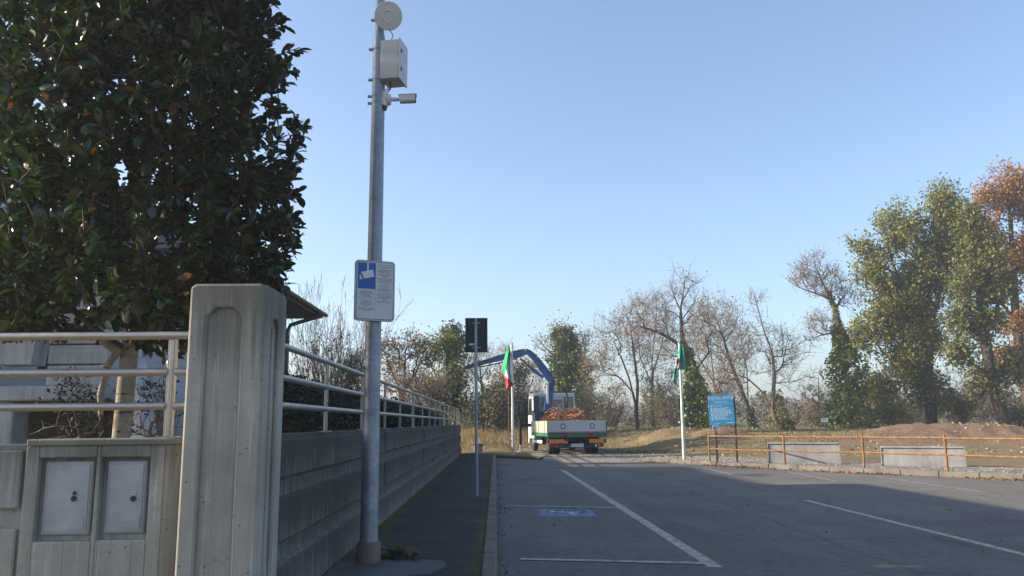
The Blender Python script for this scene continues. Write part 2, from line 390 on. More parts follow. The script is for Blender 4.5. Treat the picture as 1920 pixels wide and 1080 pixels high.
def ground_part(name, sel, **kw):
    F = GF[sel]; u, inv = np.unique(F, return_inverse=True)
    me = fast_mesh(name, GV[u], [inv.reshape(-1, 4)], True)
    at = me.attributes.new('dirt', 'FLOAT', 'POINT'); v = GV[u]
    at.data.foreach_set('value', np.clip(mound(v[:, 0], v[:, 1])*2.0+0.40*smooth(8, 12, v[:, 0])*smooth(47, 42, v[:, 1]), 0, 0.6).astype(np.float32))
    return tag(link(name, me, T), **kw)
ground_part('ground', ~is_gravel & ~is_mound, kind='structure')
ground_part('gravel_area', is_gravel, kind='structure')
ground_part('dirt_mound', is_mound & (fc[:, 0] > 13), kind='structure')
ground_part('dirt_mound', is_mound & (fc[:, 0] <= 13) & (fc[:, 0] > 6), kind='structure')
ground_part('dirt_mound', is_mound & (fc[:, 0] <= 6), kind='structure')

# asphalt of the lot
A = MT('worn asphalt', 0.9, 0, 0.25)
sp = A.noise(70, 3, 0.75); b1 = A.noise(0.55, 5, 0.6); b2 = A.noise(3.2, 5, 0.7); str_ = A.noise(1, 4, 0.6, A.pos((1.6, 0.22, 1)))
c = A.ramp(b1, [(0.3, (0.078, 0.072, 0.061)), (0.7, (0.134, 0.126, 0.109))])
c = A.mix(A.ramp(str_, [(0.45, 0), (0.7, 0.75)]), c, (0.14, 0.135, 0.125))
c = A.mix(A.ramp(b2, [(0.55, 0), (0.75, 0.4)]), c, (0.045, 0.045, 0.046))
c = A.mix(A.ramp(sp, [(0.55, 0), (0.72, 0.75)]), c, (0.24, 0.235, 0.225))
c = A.mix(A.ramp(sp, [(0.3, 0.7), (0.42, 0)]), c, (0.022, 0.022, 0.023))
m1_ = A.noise(9, 4, 0.75); m2_ = A.noise(24, 3, 0.8)
c = A.mix(A.ramp(m1_, [(0.5, 0), (0.66, 0.35)]), c, (0.19, 0.185, 0.17)); c = A.mix(A.ramp(m1_, [(0.34, 0.35), (0.48, 0)]), c, (0.04, 0.04, 0.038))
c = A.mix(A.ramp(m2_, [(0.58, 0), (0.70, 0.55)]), c, (0.21, 0.2, 0.19)); c = A.mix(A.ramp(m2_, [(0.30, 0.55), (0.42, 0)]), c, (0.03, 0.03, 0.03))
ax, ay, az = A.sep(A.pos())
seam = A.math('ABSOLUTE', A.math('ADD', A.math('SUBTRACT', ax, 4.15), A.math('MULTIPLY', A.math('SUBTRACT', A.noise(0.8, 4), 0.5), 0.5)))
c = A.mix(A.ramp(seam, [(0.018, 0.28), (0.06, 0)]), c, (0.028, 0.028, 0.03))
vc = A.voro(0.34, A.mix(0.12, A.pos(), A.noise(1.4, 4), 'ADD'), 'DISTANCE_TO_EDGE')
c = A.mix(A.math('MULTIPLY', A.ramp(vc, [(0.003, 0.4), (0.010, 0)]), A.ramp(A.noise(0.3, 2), [(0.5, 0), (0.6, 1)])), c, (0.02, 0.02, 0.021))
ex = A.math('MULTIPLY', A.math('SUBTRACT', ax, 7.1), 0.85); ey = A.math('MULTIPLY', A.math('SUBTRACT', ay, 22.75), 0.75)
er = A.math('ADD', A.math('SQRT', A.math('ADD', A.math('MULTIPLY', ex, ex), A.math('MULTIPLY', ey, ey))), A.math('MULTIPLY', A.noise(2.2, 4), 0.7))
c = A.mix(A.ramp(er, [(0.55, 0.75), (1.0, 0)]), c, (0.022, 0.022, 0.024))
A.col(c).bump(A.math('ADD', sp, A.math('MULTIPLY', b2, 0.4)), 0.5, 0.006); ASPH = A.m
mb = MB(); n = len(LOT); mb.add([(x, y, 0.0) for x, y in LOT], [list(range(n))[::-1]])
lot = tag(mb.build('parking_lot', ASPH), kind='structure')

# painted lines on the lot
def paint(name, c, wear=0.5, sc=5):
    m = MT(name, 0.75, 0, 0.3)
    n1 = m.noise(sc, 6, 0.75); n2 = m.noise(60, 3, 0.7)
    f = m.ramp(m.math('ADD', m.math('MULTIPLY', n1, 0.7), m.math('MULTIPLY', n2, 0.3)), [(wear-0.07, (0.085, 0.083, 0.08)), (wear+0.07, c)])
    m.col(f).bump(n2, 0.3, 0.003); return m.m
PW = paint('road paint white', (0.40, 0.37, 0.335), 0.455, 8); PF = paint('faded road paint', (0.28, 0.27, 0.255), 0.49); PB = paint('road paint blue', (0.13, 0.21, 0.32), 0.46, 7)
PFF = paint('nearly gone road paint', (0.24, 0.235, 0.225), 0.54, 3)
def line(p, q, wd, mat, z=0.004, name='painted_line'):
    p = Vector(p); q = Vector(q); d = (q-p).normalized(); nn = Vector((-d.y, d.x))*wd/2; k = max(2, int((q-p).length/0.45)); vs = []
    for i in range(k+1):
        c = p.lerp(q, i/k); j = [random.uniform(-0.006, 0.006) for _ in range(2)]
        vs += [(c.x+nn.x*(1+j[0]*6), c.y+nn.y*(1+j[0]*6), z), (c.x-nn.x*(1+j[1]*6), c.y-nn.y*(1+j[1]*6), z)]
    m = MB(); m.add(vs, [(2*i, 2*i+2, 2*i+3, 2*i+1) for i in range(k)])
    return m.build(name, mat, lot)
line((2.10, 25.95), (2.27, 8.62), 0.15, PW)
for (x0, y0), (x1, y1), wd, mt_, zz in (((0.26, 9.28), (2.19, 8.86), 0.12, PW, 0.008), ((0.15, 15.09), (2.12, 14.52), 0.12, PW, 0.008), ((0.15, 20.93), (1.6, 20.60), 0.12, PF, 0.008),
                                   ((0.17, 27.2), (2.1, 25.98), 0.12, PW, 0.008), ((5.85, 15.5), (5.86, 3.0), 0.12, PW, 0.004),
                                   ((6.72, 26.5), (6.63, 23.0), 0.11, PF, 0.004), ((8.6, 24.1), (8.38, 20.0), 0.11, PF, 0.004), ((10.09, 21.7), (10.0, 16.6), 0.11, PF, 0.004)):
    line((x0, y0), (x1, y1), wd, mt_, zz)
for px, py in ((1083, 903), (1096, 913), (1127, 934), (1186, 936), (1230, 952)):
    g = G(px, py); line((g[0]-0.16, g[1]+0.05), (g[0]+0.17, g[1]-0.05), 0.11, PFF if px > 1130 else PF)
# wheelchair symbol: a blue rectangle and the white figure on it
mb = MB(); mb.add([(0.70, 13.35, 0.004), (1.62, 13.25, 0.004), (1.64, 14.30, 0.004), (0.72, 14.42, 0.004)], [(0, 1, 2, 3)])
mb.build('blue_square', PB, lot)
mb = MB(); zc = 0.008
def strip(pts, wd):
    for p, q in zip(pts[:-1], pts[1:]):
        p = Vector(p); q = Vector(q); d = (q-p).normalized(); nn = Vector((-d.y, d.x))*wd/2; e = d*wd*0.3; p = p-e; q = q+e
        mb.add([(v.x, v.y, zc) for v in (p+nn, q+nn, q-nn, p-nn)], [(0, 1, 2, 3)])
def sy(u, v): return (1.17-u, 13.86-v)            # symbol seen upside down from the camera
strip([sy(0.30*math.cos(a)-0.04, 0.27*math.sin(a)-0.16) for a in np.linspace(RAD(115), RAD(385), 18)], 0.085)
zc = 0.0095
strip([sy(-0.08, 0.22), sy(-0.05, -0.06), sy(0.18, -0.06), sy(0.26, -0.36), sy(0.36, -0.34)], 0.10); zc = 0.011
strip([sy(-0.07, 0.10), sy(0.14, 0.10)], 0.055)
mb.lathe([(0.06, zc-0.004), (0.06, zc-0.001)], (*sy(-0.09, 0.36), 0), n=12)
mb.build('wheelchair_symbol', paint('symbol white', (0.42, 0.44, 0.46), 0.38), lot)

# pavement along the wall, the island with the flagpole
SW = MT('dark mossy pavement', 0.95, 0, 0.2)
x_, y_, z_ = SW.sep(SW.pos()); n1 = SW.noise(1.3, 5, 0.7); n2 = SW.noise(45, 3, 0.75); n3 = SW.noise(6, 5, 0.7)
edge = SW.math('SUBTRACT', SW.math('ABSOLUTE', SW.math('ADD', x_, 0.85)), 0.45)
ms = SW.math('ADD', SW.math('MULTIPLY', edge, 1.3), SW.math('SUBTRACT', SW.math('ADD', SW.math('MULTIPLY', n1, 0.9), SW.math('MULTIPLY', n3, 0.5)), 0.68))
c = SW.ramp(n1, [(0.3, (0.028, 0.028, 0.029)), (0.7, (0.05, 0.05, 0.05))])
c = SW.mix(SW.ramp(n2, [(0.55, 0), (0.72, 0.7)]), c, (0.11, 0.11, 0.108))
c = SW.mix(SW.ramp(ms, [(0.1, 0), (0.36, 0.9)]), c, SW.ramp(n3, [(0.35, (0.035, 0.05, 0.010)), (0.65, (0.08, 0.10, 0.02))]))
SW.col(c).bump(SW.math('ADD', n2, n3), 0.8, 0.01); SW = SW.m
mb = MB(); mb.prism([(-1.66, -3), (-0.155, -3), (-0.155, 35.95), (1.76, 33.3), (2.2, 34.0), (2.6, 36.0), (0.9, 41.0), (-1.66, 40.5)], 'z', -0.08, 0.10)
pav = tag(mb.build('pavement', SW), kind='structure')
mb = MB(); pts = [(-1.62, 7.6), (-1.0, 7.75), (-0.62, 7.9), (-0.5, 8.3), (-0.55, 8.62), (-0.8, 8.75), (-1.1, 8.7), (-1.35, 8.82), (-1.62, 8.6)]
mb.add([(x, y, 0.104) for x, y in pts], [list(range(len(pts)))]); mb.build('concrete_patch', concrete('patch concrete', (0.10, 0.105, 0.105), 0.1, 0.5), pav)

# kerbs: every stone
def kerb_run(name, pts, wd, z, length, gap=0.012, mat=CONC_K):
    k = tag(bpy.data.objects.new(name, None), kind='structure'); COL.objects.link(k)
    seg = [(Vector((*p, 0)), Vector((*q, 0))) for p, q in zip(pts[:-1], pts[1:])]
    protos = []
    for v in range(4):
        m = MB(); m.box(-length/2+gap/2, length/2-gap/2, 0, wd, -0.12, z, 0.018)
        me = m.mesh('kerb_stone', mat)
        for vt in me.vertices:
            vt.co += Vector((random.uniform(-1, 1)*0.004, random.uniform(-1, 1)*0.004, random.uniform(-1, 1)*0.004))
        protos.append(me)
    i = 0
    for p, q in seg:
        L = (q-p).length; nst = max(1, round(L/length)); d = (q-p)/L
        for j in range(nst):
            c = p+d*(L*(j+0.5)/nst)
            o = bpy.data.objects.new('kerb_stone', protos[i % 4]); COL.objects.link(o); o.parent = k; i += 1
            o.location = (c.x, c.y, random.uniform(-0.006, 0.006)); o.rotation_euler = (0, 0, math.atan2(d.y, d.x)+random.uniform(-0.006, 0.006))
            o.scale = (L/nst/length, 1, 1)
    return k
kerb_run('pavement_kerb', [(-0.0, 1.0), (-0.0, 36.0)], 0.15, 0.125, 1.0)
kerb_run('island_kerb', [(-0.02, 36.08), (1.86, 33.48), (2.35, 34.3)], 0.15, 0.125, 1.0)
kerb_run('field_kerb', KERB[:7], 0.15, 0.13, 1.07)

# ------------------------------------------------------------------ walls, pillar
def groove_wall(name, label, x_face, y0, y1, mat):
    """prefabricated concrete wall seen from the pavement: one panel per 6 m with three raised fields and a joint strip"""
    t = thing(name, label, 'wall', (x_face, y0, 0))
    k = max(1, round((y1-y0)/6.05)); L = (y1-y0)/k
    for i in range(k):
        a, b = i*L, (i+1)*L
        m = MB(); m.box(-0.22, 0.0, a+0.006, b-0.006, -0.2, 1.43, 0.012)
        m.prism([(0.001, 0.0), (0.045, 0.02), (0.045, 0.42), (0.03, 0.44), (0.03, 0.455), (0.001, 0.47)], 'y', a+0.006, b-0.006)
        m.build('wall_panel', mat, t)
        m = MB(); j = 0.13
        for za, zb in ((0.585, 0.95), (1.075, 1.405)):
            m.add([(0.0012, a+j, za), (0.0012, b-j, za), (0.0012, b-j, zb), (0.0012, a+j, zb), (0.036, a+j+0.03, za+0.03), (0.036, b-j-0.03, za+0.03), (0.036, b-j-0.03, zb-0.03), (0.036, a+j+0.03, zb-0.03)],
                  [(0, 1, 5, 4), (1, 2, 6, 5), (2, 3, 7, 6), (3, 0, 4, 7), (4, 5, 6, 7)])
        m.build('raised_field', CONC_F, t)
    return t
rw = groove_wall('boundary_wall', 'long grey stained concrete wall with two horizontal recessed bands beside the dark pavement', -1.70, 5.62, 38.6, CONC_W)
mb = MB()
for i in range(1, 6):
    yy = i*(38.6-5.62)/6
    m = MB(); m.box(0.0015, 0.018, yy-0.10, yy+0.10, 0.471, 1.42, 0.004); m.build('joint_strip', CONC_K if i == 2 else CONC_W, rw)
# a small pale cover plate fixed to the wall just behind the steel pole
pl = MB(); prof = []
pl.prism([(-0.10+0.03*math.cos(a)*(1 if 1 else 0), 0) for a in ()] or [(-0.05, -0.32), (0.05, -0.32), (0.07, -0.28), (0.07, 0.28), (0.05, 0.32), (-0.05, 0.32), (-0.07, 0.28), (-0.07, -0.28)], 'x', 0, 0.05)
po = bevel(pl.build('cover_plate', PLASTIC), 0.012); po.location = (-1.654, 10.95, 0.93)
tag(po, 'narrow pale upright cover plate fixed on the concrete wall just behind the steel pole', 'plate')

# pillar
PX0, PX1, PY0, PY1, PH = -1.955, -1.47, 5.1, 5.62, 2.40
pil = thing('concrete_pillar', 'tall grey concrete gate pillar with a recessed panel between the two railings', 'pillar', (PX0, PY0, 0))
W_, D_ = PX1-PX0, PY1-PY0
m = MB(); m.box(0.03, W_-0.03, 0.03, D_, 0.0, PH, 0.0); m.build('shaft', CONC_P, pil)
def arch(wl, wr, W, ht, c, H): return [(0, 0), (wl, 0), (wl, ht-c), (wl+c, ht), (wr-c, ht), (wr, ht-c), (wr, 0), (W, 0), (W, H-0.02), (W-0.035, H), (0.035, H), (0, H-0.02)]
m = MB(); m.prism(arch(0.115, 0.335, W_, 2.245, 0.055, PH+0.001), 'y', 0.0, 0.032); bevel(m.build('front_frame', CONC_P, pil), 0.016, 2)
m = MB(); m.prism([(p[0]+0.033, p[1]) for p in arch(0.13, 0.33, D_-0.035, 2.2, 0.05, PH-0.001)], 'x', W_-0.032, W_-0.001); bevel(m.build('side_frame', CONC_P, pil), 0.012, 2)
m = MB(); m.box(0.001, 0.032, 0.033, D_-0.001, 0.0, PH-0.002, 0.008); m.build('back_strip', CONC_P, pil)
m = MB(); m.box(W_-0.0315, W_-0.012, 0.24, 0.275, 0.0, 2.14, 0.006); m.build('rib', CONC_P, pil)

# wall with the two meter doors
lw = thing('meter_wall', 'low concrete wall with two grey meter doors at the left of the pillar', 'wall', (-2.09, 5.2, 0))
Yw = 5.2
def wx(px, py): return P(px, py, Yw)[0]-(-2.09)
def wz(px, py): return P(px, py, Yw)[2]
rec = []
for (xa, ya, xb, yb) in ((66, 858, 176, 1016), (184, 857, 278, 1013)):
    xm = (xa+xb)/2; rec.append((wx(xa, (ya+yb)/2), wx(xb, (ya+yb)/2), wz(xm, yb), wz(xm, ya)))
zt = 1.415
m = MB(); xl = wx(45, 900); m.cur = 0
xs_ = [xl, rec[0][0], rec[0][1], rec[1][0], rec[1][1], 0.0]
m.box(xl, 0.0, 0.06, 0.24, 0.0, zt-0.03, 0)                                      # core
for a, b in ((xs_[0], xs_[1]), (xs_[2], xs_[3])): m.box(a, b, 0.0, 0.0595, 0.0, zt-0.03, 0.006)
m.box(xs_[4], 0.0, 0.0, 0.0595, 0.0, zt-0.03, 0.006)
for r in rec: m.box(r[0]+0.0005, r[1]-0.0005, 0.0, 0.0595, 0.0, r[2], 0.006); m.box(r[0]+0.0005, r[1]-0.0005, 0.0, 0.0595, r[3], zt-0.03, 0.006)
m.build('wall_block', CONC_L, lw)
m = MB(); m.prism([(0.001, 0.0), (0.03, 0.012), (0.075, 0.06), (0.115, 0.13), (0.125, 0.24), (0.001, 0.24)], 'z', 0, zt-0.031); m.build('rounded_corner', CONC_L, lw)
m = MB(); m.prism([(xl, -0.012), (0.02, -0.012), (0.085, 0.045), (0.13, 0.24), (0.13, 0.25), (xl, 0.25)], 'z', zt-0.029, zt+0.012); bevel(m.build('coping', CONC_L, lw), 0.012)
for i, r in enumerate(rec):
    m = MB(); a, b, z0, z1 = r[0]+0.03-0.012*i*0, r[1]-0.03, r[2]+0.035, r[3]-0.025
    m.box(a, b, 0.030, 0.056, z0, z1, 0.008); d = bevel(m.build('meter_door', METER, lw), 0.004)
    m = MB(); e = 0.02; m.box(a+e, b-e, 0.0265, 0.0298, z0+e, z1-e, 0.003); m.build('door_panel', METER, d)
    px, py = ((135, 932), (247, 932))[i]; lx, lz = wx(px, py), wz(px, py)
    m = MB(); m.lathe([(0.018, 0.020), (0.018, 0.0268)], (lx, 0, lz-0.012), 'y', 14); m.build('lock', BLACKP, d)
    m = MB(); m.lathe([(0.011, 0.0195), (0.011, 0.0268)], (lx+0.002, 0, lz+0.022), 'y', 12)
    m.build('keyhole', BLACKP if i == 0 else WHITE, d)
    if i:
        m = MB(); m.lathe([(0.006, 0.018), (0.006, 0.0194)], (lx+0.002, 0, lz+0.022), 'y', 10); m.build('keyhole', BLACKP, d)
    m = MB(); u = (b-a); m.box(a+u*0.42, a+u*0.88, 0.0235, 0.0264, z0+0.035, z0+0.105, 0.0012); bevel(m.build('grip_plate', METER, d), 0.006)
m = MB(); m.box(-4.2, xl-0.002, 0.04, 0.24, 0, zt-0.02, 0.01)
for za, zb in ((0.12, 0.42), (0.47, 0.88), (1.0, 1.36)): m.box(-4.2, xl-0.03, 0.012, 0.0395, za, zb, 0.01)
m.build('grooved_panel', CONC_L, lw)

# ------------------------------------------------------------------ railings
def rail_side(y0, y1, posts, label, left_open=False):
    t = thing('metal_railing', label, 'railing', (-1.66, y0, 1.43), 0, 'railings on the long wall')
    for z in (0.22, 0.435, 0.68):
        m = MB(); m.tube([(0, 0, z), (0, y1-y0, z)], 0.026, 12); m.build('rail', STEEL, t, True)
    for yy in posts:
        m = MB(); m.box(-0.012, 0.012, yy-y0-0.03, yy-y0+0.03, 0.012, 0.662, 0.003); p = m.build('post', STEEL, t)
        m = MB(); m.box(-0.05, 0.05, yy-y0-0.06, yy-y0+0.06, 0.0, 0.011, 0.002); m.build('base_plate', STEEL, p)
        m = MB(); m.box(0.0125, 0.02, yy-y0-0.006, yy-y0+0.006, 0.014, 0.655, 0.001); m.build('groove', STEEL, p)
    return t
rail_side(5.60, 16.14, [7.93, 10.02, 12.1, 14.0, 16.08], 'nearest steel railing section on the long wall, passing behind the steel pole')
rail_side(16.22, 26.1, [16.30, 18.3, 20.2, 22.1, 24.0, 26.0], 'middle steel railing section on the long wall, in front of the hedge')
rail_side(26.2, 36.4, [26.3, 28.3, 30.3, 32.3, 34.3, 36.3], 'farthest steel railing section on the long wall, lit brownish near its end')
t = thing('metal_railing', 'steel railing with three tubes on the meter wall at the left of the pillar', 'railing', (-1.95, 5.3, 1.415))
for z, gap in ((0.215, 1), (0.435, 1), (0.675, 0)):
    for a, b in (((-3.4, -0.195), (-0.145, 0.002)) if gap else ((-3.4, 0.002),)):
        m = MB(); m.tube([(a, 0, z), (b, 0, z)], 0.026, 14); m.build('rail', STEEL, t, True)
for xx in (-0.17, -2.2):
    m = MB(); m.box(xx-0.028, xx+0.028, -0.013, 0.013, 0.016, 0.65, 0.003); p = m.build('post', STEEL, t)
    m = MB(); m.box(xx-0.012, xx+0.012, -0.021, -0.0135, 0.02, 0.64, 0.003); m.build('groove', STEEL, p)
    m = MB(); m.box(xx-0.07, xx+0.07, -0.045, 0.045, 0.012, 0.021, 0.002); m.build('base_plate', STEEL, p)
# ------------------------------------------------------------------ house behind the wall
TILE = plain('roof tile', (0.12, 0.09, 0.075), 0.8, 0, 0.25, 8, 0.3, 0.4)
SOFF = plain('dark wood soffit', (0.06, 0.045, 0.035), 0.7, 0, 0.2)
GUT = plain('copper-brown gutter', (0.10, 0.085, 0.075), 0.35, 0.6, 0.1)
GLASS = plain('dark window glass', (0.02, 0.025, 0.03), 0.08, 0, 0.05, 2, 0.8)
hs = thing('house', 'white house with dark overhanging eave, concrete porch and outside stairs behind the magnolia', 'house', (-5.15, 13.6, 0))
def hb(name, b, mat, c=0.0, p=None): m = MB(); m.box(*b, c); return m.build(name, mat, p or hs)
hb('wall', (-12, 0, 0, 6.1, 0, 4.18), STUCCO)
def hip(name, x0, x1, y0, y1, z, rise, mat, parent, th=0.14):
    m = MB(); hx = min(x1-x0, y1-y0)/2; xm0, xm1 = (x0+hx, x1-hx); ym = (y0+y1)/2
    if y1-y0 > x1-x0: rid = [((x0+x1)/2, y0+hx, z+rise), ((x0+x1)/2, y1-hx, z+rise)]
    else: rid = [(xm0, ym, z+rise), (xm1, ym, z+rise)]
    b = [(x0, y0, z), (x1, y0, z), (x1, y1, z), (x0, y1, z)]; u = [(x, y, zz+th) for x, y, zz in b]
    m.add(b+u, [(3, 2, 1, 0), (0, 1, 5, 4), (1, 2, 6, 5), (2, 3, 7, 6), (3, 0, 4, 7)])
    v = [(x, y, zz+th+0.001) for x, y, zz in b]+[(x, y, zz+th) for x, y, zz in rid]
    if y1-y0 > x1-x0: fs = [(0, 1, 4), (1, 2, 5, 4), (2, 3, 5), (3, 0, 4, 5)]
    else: fs = [(0, 1, 5, 4), (1, 2, 5), (2, 3, 4, 5), (3, 0, 4)]
    m.cur = 1; m.add(v, fs)
    return m.build(name, [SOFF, mat], parent)
rf = hip('roof', -12.8, 0.72, -0.9, 6.85, 4.185, 1.9, TILE, hs)
m = MB()                                                    # gutter: a half-round channel along the eave, towards the lot and round the far end
gp = [(0.05*math.cos(a), 0.05*math.sin(a)) for a in np.linspace(PI, 2*PI, 8)]+[(0.058, 0.004), (0.058, -0.0), (0.0, -0.062), (-0.058, 0)]
m.prism([(0.785+0.06*math.cos(a), 4.30+0.07*math.sin(a)) for a in np.linspace(PI, 2*PI, 9)], 'y', -0.9, 6.95); m.build('gutter', GUT, rf)
m = MB(); m.prism([(6.915+0.06*math.cos(a), 4.29+0.07*math.sin(a)) for a in np.linspace(PI, 2*PI, 9)], 'x', -5, 0.72); m.build('gutter', GUT, rf)
hb('fascia', (0.72+0.001, 0.724, -0.9, 6.85, 4.19, 4.33), GUT, 0, rf)
m = MB(); m.tube([(0.77, 6.2, 4.24), (0.74, 6.2, 4.14), (0.35, 6.15, 4.02), (0.12, 6.02, 3.92), (0.07, 5.98, 3.78), (0.07, 5.98, 0.1)], 0.05, 10); ds = m.build('downpipe', GUT, hs, True)
for z in (3.5, 2.3): m = MB(); m.box(0.001, 0.125, 5.92, 6.04, z, z+0.03); m.build('bracket', GUT, ds)
hb('added_upper_wall', (-14, -4.4, -3.4, 5.5, 4.2, 6.9), STUCCO)  # upper storey, unseen, added so its shadow reaches across the lot
hip('added_upper_roof', -14.8, -3.6, -4.2, 6.3, 6.905, 1.8, TILE, hs)
w_ = hb('window', (-2.6, -1.4, -0.02, 0.0-0.001, 2.3, 3.5), WHITE); hb('pane', (-2.52, -1.48, -0.026, -0.0205, 2.38, 3.42), GLASS, 0, w_)
# porch in front: slab, column, boarded concrete parapet and pilasters
pf = -2.5
hb('porch_slab', (-9, -0.2, pf, -0.002, 1.86, 2.06), CONC_H, 0.02)
hb('porch_wall', (-9, -0.25, -0.6, -0.5, 0, 1.858), plain('dark porch recess', (0.05, 0.05, 0.055), 0.9))  # near-black colour stands for the dark recess under the slab
hb('column', (-1.85, -1.45, pf+0.1, pf+0.5, 0, 1.858), CONC_H, 0.02)
for k, (a, b) in enumerate(((-9, -2.02), (-1.98, -1.72), (-1.02, -0.2))):
    for z0, z1 in ((2.062, 2.34), (2.36, 2.62), (2.64, 3.06), (3.08, 3.5)): hb('parapet_board', (a, b, pf+0.05, pf+0.2, z0, z1), CONC_H, 0.012)
m = MB(); m.prism([(-1.66, 2.35), (-1.18, 2.35), (-1.05, 3.72), (-1.58, 3.72)], 'y', pf-0.06, pf+0.3); m.build('pilaster', CONC_H, hs)
m = MB(); m.prism([(-2.36, 2.35), (-1.9, 2.35), (-1.78, 3.72), (-2.3, 3.72)], 'y', pf-0.06, pf+0.3); m.build('pilaster', CONC_H, hs)
# the stairs going down towards the street, their side in sloping boards
s0, s1 = Vector((0.12, -2.3, 2.62)), Vector((1.72, -5.35, 1.05))
for k in range(4):
    o = Vector((0, 0, -0.27*k)); m = MB(); a = s0+o; b = s1+o; q = 0.118
    nrm = Vector((0.9, 0.45, 0)).normalized()*0.07
    vs = [a-nrm+Vector((0, 0, q)), b-nrm+Vector((0, 0, q)), b-nrm-Vector((0, 0, q)), a-nrm-Vector((0, 0, q))]; vs = vs+[v+2*nrm for v in vs]
    m.add(vs, [(0, 1, 2, 3), (7, 6, 5, 4), (0, 4, 5, 1), (1, 5, 6, 2), (2, 6, 7, 3), (3, 7, 4, 0)]); m.build('stair_board', CONC_H, hs)
nb = thing('house', 'tall pale neighbouring house standing left of the white house, out of the picture', 'house', (-27, 22, 0))
hb('wall', (-6, 6, -5.2, 5.2, 0, 10.6), STUCCO, 0, nb); hip('roof', -6.8, 6.8, -6.1, 6.1, 10.605, 1.9, TILE, nb)
for xx in (-3, 3):
    for zz in (1.2, 4.4, 7.6):
        w_ = hb('window', (xx-0.6, xx+0.6, -5.23, -5.201, zz, zz+1.4), WHITE, 0, nb); hb('pane', (xx-0.52, xx+0.52, -5.237, -5.2305, zz+0.08, zz+1.32), GLASS, 0, w_)

# ------------------------------------------------------------------ steel pole and what hangs on it
PY = 8.6
pb = P(691, 1040, PY); ptop = P(708, 0, PY); px_, = (pb[0],)
pole = thing('street_pole', 'tall tapering galvanised steel pole standing in a concrete collar on the dark pavement', 'pole', (px_, PY, 0.1))
def poz(py): return P(700, py, PY)[2]-0.1
zs = poz(64); tilt = 0.012
m = MB(); m.tube([(0, 0, 0.1), (tilt*0.5, 0, 2.6), (tilt, 0, zs-0.08), (tilt, 0, zs)], [0.093, 0.083, 0.071, 0.053], 24); m.build('lower_tube', GALV, pole, True)
m = MB(); m.tube([(tilt, 0, zs-0.01), (tilt+0.01, 0, zs+2.6)], [0.052, 0.045], 20); m.build('upper_tube', GALV, pole, True)
PINK = concrete('pinkish collar', (0.23, 0.17, 0.15), 0.2, 0.2)
m = MB(); m.lathe([(0.118, 0), (0.122, 0.02), (0.122, 0.19), (0.112, 0.21), (0.09, 0.212)], (0, 0, 0), 'z', 28); m.build('collar', PINK, pole, True)
def clamp(z, r=0.075, parent=None, mat=None):
    m = MB(); m.lathe([(r, -0.012), (r+0.004, -0.012), (r+0.004, 0.012), (r, 0.012)], (tilt, 0, z), 'z', 20); m.box(tilt-r-0.045, tilt-r+0.0, -0.012, 0.012, z-0.014, z+0.014, 0.003)
    return m.build('clamp', mat or GALV, parent)
for py in (93, 150, 181, 194): clamp(poz(py), 0.074, pole)
clamp(poz(38), 0.055, pole)
PO = Vector((px_, PY, 0.1))
# the dish
c = P(728, 30, PY-0.14)
t = thing('dish_antenna', 'round white dish antenna at the top of the steel pole', 'antenna', c)
fw = Vector(EYE)+Vector((-0.8, 0.0, 1.0))-Vector(c); q = fw.to_track_quat('Z', 'Y'); t.rotation_mode = 'QUATERNION'; t.rotation_quaternion = q
m = MB(); m.lathe([(0.05, -0.06), (0.135, -0.03), (0.158, -0.012), (0.160, 0.0), (0.155, 0.008), (0.07, 0.014), (0.066, 0.019), (0.058, 0.019), (0.054, 0.013), (0.0001, 0.012)], (0, 0, 0), 'z', 36); m.build('radome', PLASTIC, t, True)
inv = q.to_matrix().transposed(); off = inv @ (PO+Vector((tilt, 0, poz(38)))-Vector(c))
m = MB(); m.tube([(0, 0, -0.05), off], 0.02, 8); m.build('bracket', GALV, t)
cab = inv @ (Vector(P(734, 75, PY-0.03))-Vector(c)); o1 = inv @ (Vector(P(737, 66, PY-0.09))-Vector(c)); o0 = inv @ (Vector(P(730, 55, PY-0.1))-Vector(c)); o2 = inv @ (Vector(P(722, 77, PY-0.02))-Vector(c))
m = MB(); m.tube([o0, o1, cab, o2], 0.005, 6); m.build('cable', BLACKP, t, True)
# cabinet
c = P(735, 150, PY)
t = thing('equipment_cabinet', 'grey-white metal cabinet strapped to the steel pole below the dish', 'cabinet', (c[0]-0.10, PY-0.02, P(735, 149, PY-0.1)[2]), RAD(-11))
hh = P(735, 77, PY-0.1)[2]-P(735, 149, PY-0.1)[2]
m = MB(); m.box(0, 0.205, -0.10, 0.17, 0, hh, 0.006); m.build('box', CABIN, t)
m = MB(); m.box(0.209, 0.232, -0.108, 0.178, -0.01, hh+0.01, 0.005); d = m.build('door', CABIN, t)
for zz in (0.25, 0.72):
    m = MB(); m.box(0.2325, 0.242, -0.075, -0.045, hh*zz-0.02, hh*zz+0.02, 0.003); m.build('latch', BLACKP, d)
for zz in (0.05, 0.93): m = MB(); m.box(-0.11, -0.001, -0.02, 0.09, hh*zz-0.012, hh*zz+0.012, 0.002); m.build('bracket', GALV, t)
m = MB(); m.lathe([(0.014, -0.03), (0.014, -0.001)], (0.075, 0.02, 0), 'z', 10); m.build('cable_gland', PLASTIC, t)
m = MB(); m.tube([(0.075, 0.02, -0.03), (0.07, 0.02, -0.07), (0.02, 0.02, -0.085), (-0.03, 0.01, -0.10)], 0.009, 8); m.build('cable', PLASTIC, t, True)
m = MB(); m.tube([(0.09, 0.0, -0.002), (0.09, 0.0, -0.09), (0.05, 0.0, -0.125), (-0.02, 0.0, -0.13)], 0.008, 8); m.build('cable', BLACKP, t, True)
